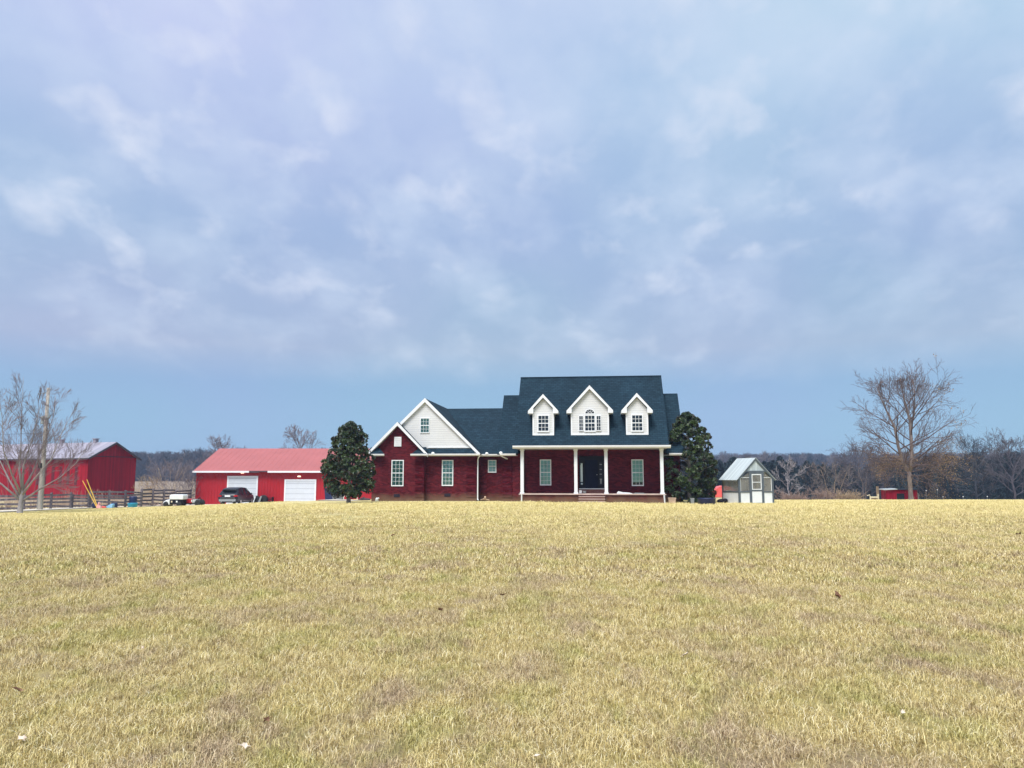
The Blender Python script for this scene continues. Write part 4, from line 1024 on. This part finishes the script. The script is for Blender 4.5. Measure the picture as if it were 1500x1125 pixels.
# ------------------------------------------------------------------ vehicles
def suv(x,y,rz,label):
    root=empty('parked_car',(x,y,h(x,y)+.035),rz,label=label,cat='car')      # local +y = forward
    sec=[(-2.28,.42,.78,.80,.86),(-2.20,.30,.98,.90,.94),(-1.9,.24,1.02,.93,.95),(-.9,.22,.98,.94,.95),(.5,.22,.97,.94,.95),(1.25,.22,.98,.93,.94),(1.9,.26,.90,.90,.88),(2.22,.34,.72,.80,.74)]
    m=MB(); n=0
    for (yy,z0,z1,w0,w1) in sec:
        m.v+=[(-w0*.9,yy,z0),(-w0*1.02,yy,z0+.15),(-w1*1.02,yy,(z0+z1)/2+.06),(-w1*.94,yy,z1-.02),(-w1*.55,yy,z1+.03),(w1*.55,yy,z1+.03),(w1*.94,yy,z1-.02),(w1*1.02,yy,(z0+z1)/2+.06),(w0*1.02,yy,z0+.15),(w0*.9,yy,z0)]
    K=10
    for i in range(len(sec)-1):
        for k in range(K): k2=(k+1)%K; m.f.append((i*K+k,(i+1)*K+k,(i+1)*K+k2,i*K+k2))
    m.f.append(tuple(range(K))); m.f.append(tuple(range(len(sec)*K-1,(len(sec)-1)*K-1,-1)))
    body=m.build('body',M['carpaint'],root,smooth=True,bevel=.02)
    # cabin: dark glass lower ring, painted roof
    m=MB(); S=[(-2.14,.97,.86),(-1.80,1.42,.70),(-1.55,1.55,.66),(-.6,1.63,.66),(.25,1.58,.66),(1.15,1.02,.82)]
    for yy,zt,wt_ in S: m.v+=[(-.90,yy,.95),(-wt_,yy,zt),(wt_,yy,zt),(.90,yy,.95)]
    for i in range(len(S)-1):
        for k in range(3): m.f.append((i*4+k,(i+1)*4+k,(i+1)*4+k+1,i*4+k+1))
    m.f.append((0,1,2,3)); 
    m.build('window_glass',M['carglass'],root)
    m=MB(); Rf=[(-1.98,1.43),(-1.55,1.60),(-.6,1.68),(.25,1.63),(.55,1.45)]
    for yy,zt in Rf: m.v+=[(-.68,yy,zt-.05),(-.60,yy,zt),(.60,yy,zt),(.68,yy,zt-.05),(.66,yy,zt-.08),(-.66,yy,zt-.08)]
    for i in range(len(Rf)-1):
        for k in range(6): k2=(k+1)%6; m.f.append((i*6+k,(i+1)*6+k,(i+1)*6+k2,i*6+k2))
    m.f.append(tuple(range(6))); m.f.append(tuple(range(29,23,-1)))
    m.build('roof',M['carpaint'],root,smooth=True)
    for sx in (-1,1):
        for (a,b2) in (((-2.05,.98),(-1.62,1.52)),((-.75,.98),(-.72,1.6)),((.2,.98),(.15,1.6)),((1.12,1.0),(.3,1.6))):
            m=MB(); m.tube([(sx*.905,a[0],a[1]),(sx*.69,b2[0],b2[1])],.04,4); m.build('pillar',M['carpaint'],root)
        for yy in (-1.36,1.36):
            m=MB(); m.lathe([(.20,-.1),(.33,-.1),(.345,-.06),(.345,.06),(.33,.1),(.20,.1)],n=20); m.xf(Matrix.Translation((sx*.84,yy,.345))@Matrix.Rotation(math.pi/2,4,'Y'))
            wh=m.build('wheel',M['black'],root,smooth=True)
            m=MB(); m.lathe([(.0,-.02),(.21,-.02),(.21,.02),(.0,.04)],n=16); m.xf(Matrix.Translation((sx*.935,yy,.345))@Matrix.Rotation(sx*math.pi/2,4,'Y')); m.build('rim',M['silver'],wh)
        m=MB(); m.prism_y([(sx*.58,.80),(sx*.93,.80),(sx*.90,.97),(sx*.60,.95)] if sx>0 else [(sx*.60,.95),(sx*.90,.97),(sx*.93,.80),(sx*.58,.80)],-2.30,-2.05); m.build('tail_light',M['redlens'],root)
        m=MB(); m.ell((sx*1.04,.85,1.03),(.12,.07,.09),8,6); m.build('mirror',M['carpaint'],root)
        for yy in (-.25,.8): m=MB(); m.box(sx*.965-.02,sx*.965+.02,yy,yy+.16,.80,.83); m.build('handle',M['silver'],root)
        m=MB(); m.box(sx*.96-.02,sx*.96+.02,-.95,.95,.36,.40); m.build('sill_strip',M['silver'],root)
    m=MB(); m.box(-.26,.26,-2.33,-2.27,.80,.93); m.build('number_plate',M['plate'],root)
    m=MB(); m.box(-.72,.72,-2.335,-2.26,.66,.70); m.build('chrome_strip',M['silver'],root)
    m=MB(); m.box(-.80,.80,-2.36,-2.1,.36,.56); m.build('bumper',M['greyplastic'],root,bevel=.03)
    m=MB(); m.box(-.60,.60,-2.12,-1.98,1.46,1.50); m.build('spoiler',M['carpaint'],root)
    for x_ in (-.55,.55): m=MB(); m.tube([(x_,-2.38,.33),(x_,-2.1,.33)],.05,8); m.build('exhaust',M['silver'],root)
suv(-26.8,76.3,R(-3),'dark SUV parked at the left garage door, seen from behind')

def wheel_at(root,x,y,rw,wd=.1,ax='Y',hub='silver'):
    m=MB(); m.lathe([(rw*.45,-wd),(rw*.9,-wd),(rw,-wd*.6),(rw,wd*.6),(rw*.9,wd),(rw*.45,wd)],n=16)
    Mx=Matrix.Translation((x,y,rw))@Matrix.Rotation(math.pi/2,4,ax); m.xf(Mx); w_=m.build('wheel',M['black'],root,smooth=True)
    m=MB(); m.lathe([(0,-wd*.7),(rw*.46,-wd*.7),(rw*.46,wd*.7),(0,wd*.7)],n=12); m.xf(Mx); m.build('hub',M[hub],w_)
# small work buggy with a white hood and cab
cx_,cy_=-28.05,65.5
bg_=empty('farm_buggy',(cx_,cy_,h(cx_,cy_)),R(0),label='small farm buggy with white hood and white cab roof by the dark fence',cat='farm buggy')
m=MB(); m.prism_y([(-1.0,.16),(-.40,.16),(-.40,.62),(-.72,.55),(-.95,.40)],-.45,.45); m.build('hood',M['white'],bg_,bevel=.06)
m=MB(); m.prism_y([(-.42,.60),(.72,.60),(.72,.93),(.66,1.0),(-.34,1.0),(-.42,.93)],-.5,.5); m.build('cab',M['white'],bg_,bevel=.04)
m=MB(); m.box(-.40,.66,-.48,.48,.22,.60); m.build('body',M['blackish'],bg_,bevel=.03)
for x_ in (-.28,.14): m=MB(); m.box(x_,x_+.12,-.50,-.48,.36,.50); m.build('lamp',M['beige' if x_<0 else 'plate'],bg_)
for (x_,y_) in ((-.72,-.42),(-.72,.42),(.38,-.42),(.38,.42)): wheel_at(bg_,x_,y_,.22,.07,'X')
# red trailer
tx_,ty_=-26.95,66.2
tr_e=empty('utility_trailer',(tx_,ty_,h(tx_,ty_)),R(0),label='low red trailer with white markings and a dark wheel next to the farm buggy',cat='trailer')
m=MB(); m.box(-.55,.05,-.4,.4,.26,.62); m.build('side_panel',M['redlens'],tr_e,bevel=.02)
m=MB(); m.box(.05,.42,-.4,.4,.26,.58); m.build('tool_box',M['greyplastic'],tr_e,bevel=.02)
for x0 in (-.02,.12,.26):
    m=MB(); m.box(x0,x0+.06,-.415,-.40,.36,.54); m.build('marking',M['plate'],tr_e)
m=MB(); m.box(-.6,.6,-.36,.36,.18,.26); m.build('bed',M['blackish'],tr_e)
wheel_at(tr_e,.55,-.38,.28,.08,'X','white'); wheel_at(tr_e,.55,.38,.28,.08,'X','white')
m=MB(); m.tube([(.5,-.30,.6),(.66,-.3,.74),(.8,-.3,.5)],.04,6); m.build('fender',M['blackish'],tr_e)

# ------------------------------------------------------------------ yard things at left
def on(x,y,dz=0): return (x,y,h(x,y)+dz)
m=MB(); m.lathe([(.30,0),(.34,.05),(.38,.34),(.40,.38),(.36,.38),(.33,.06)],n=18)
bx_,by_=at(200.5,62.3),62.3
thing_mesh('blue_tub',m,'blue',on(bx_,by_),0,'bright blue tub standing in front of the fence','tub',smooth=True)
m=MB(); m.lathe([(.26,0),(.29,.03),(.30,.5),(.27,.56),(.1,.57)],n=18)
thing_mesh('plastic_drum',m,'navyplastic',on(at(201,62.95),62.95,.0),0,'dark blue drum standing behind the bright blue tub','drum',smooth=True).scale=(1,1,1.6)
m=MB(); m.prism_y([(-.18,0),(.16,0),(.12,.16),(.02,.22),(.04,.42),(-.06,.46),(-.1,.26),(-.2,.18)],-.12,.12)
thing_mesh('toy_animal',m,'pink',on(at(152.5,59.9),59.9,.02),0,'small pink plastic toy lying by the drive','toy',bevel=.03)
m=MB(); m.prism_y([(-.14,0),(.26,.02),(.28,.10),(-.1,.16)],-.1,.1)
thing_mesh('toy_block',m,'coral',on(at(157.5,60.6),60.6,.02),0,'reddish flat toy right of the pink toy','toy',bevel=.02)
m=MB(); m.prism_y([(-.34,0),(.30,0),(.34,.30),(.20,.32),(-.05,.18),(-.34,.06)],-.18,.18); 
thing_mesh('toy_slide',m,'lightblue',on(at(167,61),61,.02),0,'light blue plastic slide toy in front of the fence','toy slide',bevel=.03)
m=MB(); m.prism_y([(-.26,0),(.30,0),(.28,.38),(-.08,.40),(-.22,.2)],-.14,.14)
thing_mesh('plastic_tub',m,'navyplastic',on(at(172.5,61.5),61.5,.02),0,'dark tub right behind the light blue slide toy','tub',bevel=.04)
m=MB(); m.ell((0,0,.20),(.30,.25,.26),12,8,-.75); m.ell((.18,.05,.16),(.2,.2,.2),10,6,-.75)
thing_mesh('rubbish_bag',m,'navyplastic',on(at(147,60.6),60.6,.02),0,'dark rubbish bag at the foot of the yellow guy guards','bag',smooth=True)
# things leaning by the garage door
gxx=at(378,79.2)
for i,(dx,mat,lab) in enumerate(((0,'white','white board leaning at the garage wall nearest the left door'),(.62,'greyplastic','pale grey board leaning right of the white one at the garage wall'))):
    m=MB(); m.prism_y([(-.16,0),(.02,0),(.26,.72),(.10,.74)],-.05,.05); thing_mesh('leaning_board',m,mat,on(gxx-.25+dx,79.3,.04),0,lab,'board','boards leaning at the garage wall')
for i,(dx,rw,lab) in enumerate(((.0,.40,'black tyre behind the white leaning board at the garage'),(.72,.42,'black tyre between the grey board and the dark crate'))):
    m=MB(); m.lathe([(rw*.55,-.1),(rw*.93,-.1),(rw,-.06),(rw,.06),(rw*.93,.1),(rw*.55,.1)],n=18); m.xf(Matrix.Translation((0,0,rw))@Matrix.Rotation(math.pi/2,4,'X')); thing_mesh('old_tyre',m,'black',on(gxx+dx,79.55,.03),0,lab,'tyre','tyres at the garage wall')
m=MB(); m.box(-.32,.32,-.25,.25,0,.06); m.box(-.32,-.26,-.25,.25,.06,.55); m.box(.26,.32,-.25,.25,.06,.62)
for z in (.14,.30,.46): m.box(-.26,.26,-.25,-.22,z,z+.09)
thing_mesh('dark_crate',m,'blackish',on(gxx+1.42,79.4,.035),0,'dark slatted crate right of the tyres','crate')
# bins, gate under the left magnolia
m=MB(); m.add([(-.34,-.36,0),(.34,-.36,0),(.34,.36,0),(-.34,.36,0),(-.42,-.42,1.0),(.42,-.42,1.0),(.42,.42,1.0),(-.42,.42,1.0)],[(0,3,2,1),(4,5,6,7),(0,1,5,4),(1,2,6,5),(2,3,7,6),(3,0,4,7)]); m.box(-.45,.45,-.47,.44,1.0,1.07)
o=thing_mesh('wheelie_bin',m,'navyplastic',on(at(486,69),69),0,'dark blue rubbish bin under the left magnolia beside the garage','bin',bevel=.02)
ap=empty('heat_pump',on(at(498,66),66),0,label='grey boxed air conditioning unit between the dark blue bin and the magnolia trunk',cat='air conditioner')
m=MB(); m.box(-.40,.40,-.35,.35,.04,.85); m.build('casing',M['greyplastic'],ap,bevel=.02)
m=MB()
for z in (.14,.26,.38,.50,.62,.74): m.box(-.36,.36,-.362,-.35,z,z+.06)
m.build('grille',M['blackish'],ap)
gt_=empty('metal_gate',on(at(517,64),64),0,label='white tube gate under the right side of the left magnolia',cat='gate')
for z in (.25,.5,.75,1.0): m=MB(); m.tube([(-.62,0,z),(.48,0,z)],.022,6); m.build('bar',M['white'],gt_)
m=MB(); m.tube([(.48,0,.0),(.48,0,1.02)],.03,6); m.tube([(-.62,0,.0),(-.62,0,1.02)],.03,6); m.build('gate_frame',M['white'],gt_)
m=MB(); m.prism_y([(-.5,0),(.5,0),(.42,.12),(.1,.16),(.0,.24),(-.3,.1)],-.15,.15); thing_mesh('log_pile',m,'wooddark',on(at(535,56),56),0,'dark low heap of logs at the left foot of the brick gable','logs',bevel=.03)

# ------------------------------------------------------------------ greenhouse
GX,GY=14.5,50.; ang=math.atan2(.26,.965)
gh=empty('greenhouse',(GX,GY,h(GX,GY)-.02),ang,label='small greenhouse with grey frame, white lower panels and pale sheet roof',cat='greenhouse')
Wd,Dp,Ez,Az=2.55,2.05,1.62,2.92
def bars(name,mat,bl,par=gh):
    m=MB()
    for q in bl: m.box(*q)
    return m.build(name,M[mat],par)
fy=-.03
bars('frame','grayframe',[(0,.13,fy,.06,0,Ez),(Wd-.11,Wd,fy,.06,0,Ez),(.79,.95,fy,.06,0,2.02),(1.69,1.84,fy,.06,0,2.02),
  (.13,.79,fy,.05,.72,.80),(1.84,Wd-.11,fy,.05,.72,.80),(.42,2.12,fy-.005,.05,2.02,2.12),(.95,1.69,fy,.05,1.90,2.02),(0,.09,Dp-.09,Dp,0,Ez),(Wd-.09,Wd,Dp-.09,Dp,0,Ez),
  (.0,.06,.06,Dp-.09,.72,.80),(.0,.06,.06,Dp-.09,Ez-.08,Ez),(Wd-.06,Wd,.06,Dp-.09,.72,.80),(Wd-.06,Wd,.06,Dp-.09,Ez-.08,Ez),(.09,Wd-.09,Dp-.06,Dp,.72,.80),(.09,Wd-.09,Dp-.06,Dp,Ez-.08,Ez)])
for (xe,xm) in ((-.02,Wd/2),(Wd+.02,Wd/2)):
    pts=[(xe,Ez-.02),(xe,Ez-.13),(xm,Az-.14),(xm,Az)]
    if xm<xe: pts=pts[::-1]
    m=MB(); m.prism_y(pts,fy-.03,.04); m.build('rafter',M['grayframe'],gh)
    m=MB(); m.prism_y(pts,Dp-.04,Dp+.02); m.build('rafter',M['grayframe'],gh)
bars('lower_panel','white',[(.13,.79,0,.02,.03,.72),(1.84,Wd-.11,0,.02,.03,.72)]); bars('lower_panel','white',[(.02,.04,.06,Dp-.09,.03,.72)]); bars('lower_panel','white',[(Wd-.04,Wd-.02,.06,Dp-.09,.03,.72)]); bars('lower_panel','white',[(.09,Wd-.09,Dp-.04,Dp-.02,.03,.72)])
m=MB(); m.prism_y([(.60,2.12),(1.96,2.12),(Wd/2,2.80)],-.005,.015); m.build('gable_panel',M['polyroof'],gh)
m=MB(); m.slab((-.16,-.08,Ez-.12),(Wd/2,-.08,Az+.02),(Wd/2,Dp+.1,Az+.02),(-.16,Dp+.1,Ez-.12),-.02); m.build('roof_sheet',M['polyroof'],gh)
m=MB(); m.slab((Wd+.16,Dp+.1,Ez-.12),(Wd/2,Dp+.1,Az+.02),(Wd/2,-.08,Az+.02),(Wd+.16,-.08,Ez-.12),-.02); m.build('roof_sheet',M['polyroof'],gh)
for (x0,x1) in ((.13,.79),(1.84,Wd-.11)):
    m=MB()
    s1=lambda x: Ez-.1+(min(x,Wd-x))*(Az-Ez)/(Wd/2)
    m.prism_y([(x0,.80),(x1,.80),(x1,min(2.0,s1(x1))),(x0,min(2.0,s1(x0)))],.008,.014); p_=m.build('pane',M['film'],gh)
    m=MB(); m.box(x0,x0+.04,-.006,.006,.80,1.70) if x0<1 else m.box(x1-.06,x1-.02,-.006,.006,.80,1.70); m.box(x0,x1,-.006,.006,1.66,1.69); m.build('pane_trim',M['white'],p_)
for xx in (.03,Wd-.035): m=MB(); m.box(xx,xx+.005,.06,Dp-.09,.80,Ez-.08); m.build('pane',M['film'],gh)
m=MB(); m.box(.09,Wd-.09,Dp-.035,Dp-.03,.80,Ez-.08); m.build('pane',M['film'],gh)
dd=bars('door','white',[(.97,1.67,-.02,.01,.07,.80)]); bars('door_sill','grayframe',[(.95,1.69,-.03,.0,.0,.07)],dd); bars('door_rail','grayframe',[(.95,1.69,-.035,.0,.80,.88)],dd)
bars('window_frame','white',[(.97,1.67,-.03,.0,.90,.95),(.97,1.67,-.03,.0,1.84,1.90),(.97,1.02,-.03,.0,.95,1.84),(1.62,1.67,-.03,.0,.95,1.84),(1.02,1.62,-.03,.0,1.36,1.40)],dd)
m=MB(); m.box(1.02,1.62,-.012,-.008,.95,1.84); m.build('pane',M['film'],dd)
# potting bench inside with pots: seen through the panes
bn=bars('bench','brownpost',[(.15,.6,.3,1.9,.70,.74),(.18,.24,.35,.41,.0,.70),(.5,.56,1.75,1.81,.0,.70),(1.95,2.4,.3,1.9,.70,.74),(2.3,2.36,.35,.41,0,.70)])
m=MB(); m.ell((.42,.55,.88),(.20,.18,.16),12,8); m.lathe([(.1,0),(.14,.2),(.12,.2)],(2.15,.5,.74),10); m.build('plant_pot',M['tan'],bn)
# red dome hutch left of the greenhouse, dark items by it
hx,hy=at(1050,60),60.
ht=empty('calf_hutch',on(at(1056.5,60),60),R(0),label='coral red domed plastic hutch partly hidden by the greenhouse',cat='hutch')
m=MB(); m.prism_y([(.98*math.cos(R(a)),.30+.86*math.sin(R(a))) for a in range(0,181,9)],-.6,.6); m.build('shell',M['coral'],ht)
m=MB(); m.box(-.94,.94,-.58,.58,0,.30); m.build('base',M['beige'],ht); m=MB(); m.prism_y([(-.25,.05),(.5,.05),(.5,.85),(.1,.85),(-.15,.6)],-.64,-.602); m.build('opening',M['beige'],ht)
m=MB(); m.ell((0,0,.12),(.32,.2,.16),12,8,-.8); m.ell((.25,.05,.16),(.18,.16,.15),10,6)
gx_,gy_=at(1056,51.2),51.2
thing_mesh('dark_sack',m,'blackish',on(gx_-.1,gy_,0),0,'dark sack slumped at the left wall of the greenhouse','sack',smooth=True)

# ------------------------------------------------------------------ shelter, frame and post on the right
sx_,sy_=at(1292.5,66),66.
sh=empty('animal_shelter',on(sx_,sy_,-.05),R(-12),label='low red wooden animal shelter behind the tall bare tree',cat='shelter')
m=MB(); m.box(0,2.45,0,1.6,0,1.10); m.build('wall',M['shelter'],sh)
m=MB(); m.box(.83,1.42,-.03,.01,.28,.82); m.build('opening',M['dark_room'],sh)
m=MB(); m.box(.80,1.45,-.05,.0,.20,.26); m.build('sill',M['tan'],sh)
m=MB(); m.slab((-.17,-.2,1.10),(.86,-.2,1.16),(.86,1.8,1.20),(-.17,1.8,1.12),-.06); m.build('roof',M['white'],sh)
m=MB(); m.slab((.86,-.15,1.12),(2.6,-.15,1.14),(2.6,1.8,1.18),(.86,1.8,1.16),-.03); m.build('roof',M['vent'],sh)
m=MB(); m.box(2.45,2.62,.2,.9,.0,.85); m.build('annex',M['greyplastic'],sh)
fx_,fy_=at(1269.5,66),66.
fr_=empty('timber_frame',on(fx_,fy_),0,label='pale timber frame with a crossbar left of the red shelter',cat='timber frame')
m=MB(); m.box(-.04,.04,-.04,.04,0,.52); m.build('leg',M['palewood'],fr_); m=MB(); m.box(.62,.71,-.05,.05,0,.72); m.build('leg',M['palewood'],fr_)
m=MB(); m.box(.04,.62,-.03,.03,.40,.52); m.build('crossbar',M['palewood'],fr_); m=MB(); m.tube([(-.26,0,.58),(-.05,0,.66),(.0,0,.50)],.035,5); m.build('arm',M['palewood'],fr_)
m=MB(); m.box(.10,.56,.02,.10,.05,.38); m.build('panel',M['brownpost'],fr_)
m=MB(); m.box(-.08,.08,-.08,.08,-.1,1.38); thing_mesh('wooden_post',m,'brownpost',on(at(1280.5,66.6),66.6),0,'upright brown post behind the pale timber frame','post')

# ------------------------------------------------------------------ fallen leaves on the lawn
def fallen(u,v,mat,s,lab,seed):
    r=random.Random(seed); th=math.atan(135.5/1134); a=(u-750)/1134; b_=(562.5-v)/1134
    d=Vector((a,math.cos(th)-b_*math.sin(th),math.sin(th)+b_*math.cos(th))); k=1.6/-d.z; x,y=d.x*k,d.y*k
    m=MB(); n=9; V=[(0,0,.0)]
    for i in range(n):
        q=2*math.pi*i/n; rr=s*(.55+.45*(i%2))*r.uniform(.8,1.15); V.append((rr*math.cos(q),rr*math.sin(q)*.7,r.uniform(.1,.5)*s))
    m.v=V; m.f=[(0,i+1,(i+1)%n+1) for i in range(n)]
    m.tube([(s*.5,0,.1*s),(s*1.2,.1*s,.25*s)],.0025,3)
    o=m.build('fallen_leaf',M[mat]); o.location=(x,y,h(x,y)+.045); o.rotation_euler=(r.uniform(-.5,.5)+.35,r.uniform(-.4,.4),r.uniform(0,6)); tag(o,lab,'leaf','leaves fallen on the lawn')
for i,(u,v,mt,s,lab) in enumerate(((33,1086,'leafpale',.045,'whitish curled leaf on the grass in the bottom left corner'),(358,1098,'leafpale',.04,'whitish leaf on the grass near the lower edge, left of the middle'),(786,1112,'leafpale',.04,'whitish leaf on the grass at the lower edge, below the house'),
    (27,1015,'leafdry',.05,'reddish brown leaf on the grass near the left border'),(390,1058,'leafdry',.035,'small brown leaf on the grass above the whitish leaf left of the middle'),(1226,877,'leafdry',.10,'dark brown leaf on the lawn below the greenhouse, largest of the leaves'),
    (736,876,'leafdry',.06,'small tan brown leaf on the lawn in line with the porch left column'),(1004,963,'leafpale',.05,'pale leaf on the lawn below the right magnolia'),(1322,1048,'leafpale',.03,'small whitish leaf on the grass in the lower right'),
    (645,897,'leafdry',.05,'dark leaf on the lawn below the brick wing'),(1492,784,'leafdry',.12,'dark leaf on the lawn near the right border'),(1060,1080,'leafdry',.02,'tiny brown leaf in the grass right of the lower middle'),(576,785,'leafdry',.08,'dark leaf high on the lawn below the left gable'),(210,951,'leafpale',.03,'small pale leaf on the grass between the left border and the middle'))):
    fallen(u,v,mt,s,lab,i+50)

# ------------------------------------------------------------------ air between the camera and the far woods
hz=MB(); hz.box(-700,700,-80,700,-6,22); nt=NT('haze_air'); nt.n.remove(nt.b)
pv=nt.n.new('ShaderNodeVolumePrincipled'); pv.inputs['Color'].default_value=(.50,.66,1.,1); pv.inputs['Density'].default_value=.0004; pv.inputs['Anisotropy'].default_value=.0
nt.link(pv.outputs[0],nt.out.inputs['Volume'])
ho=hz.build('haze',nt.m); tag(ho,'thin bluish air over the fields','haze',kind='stuff')
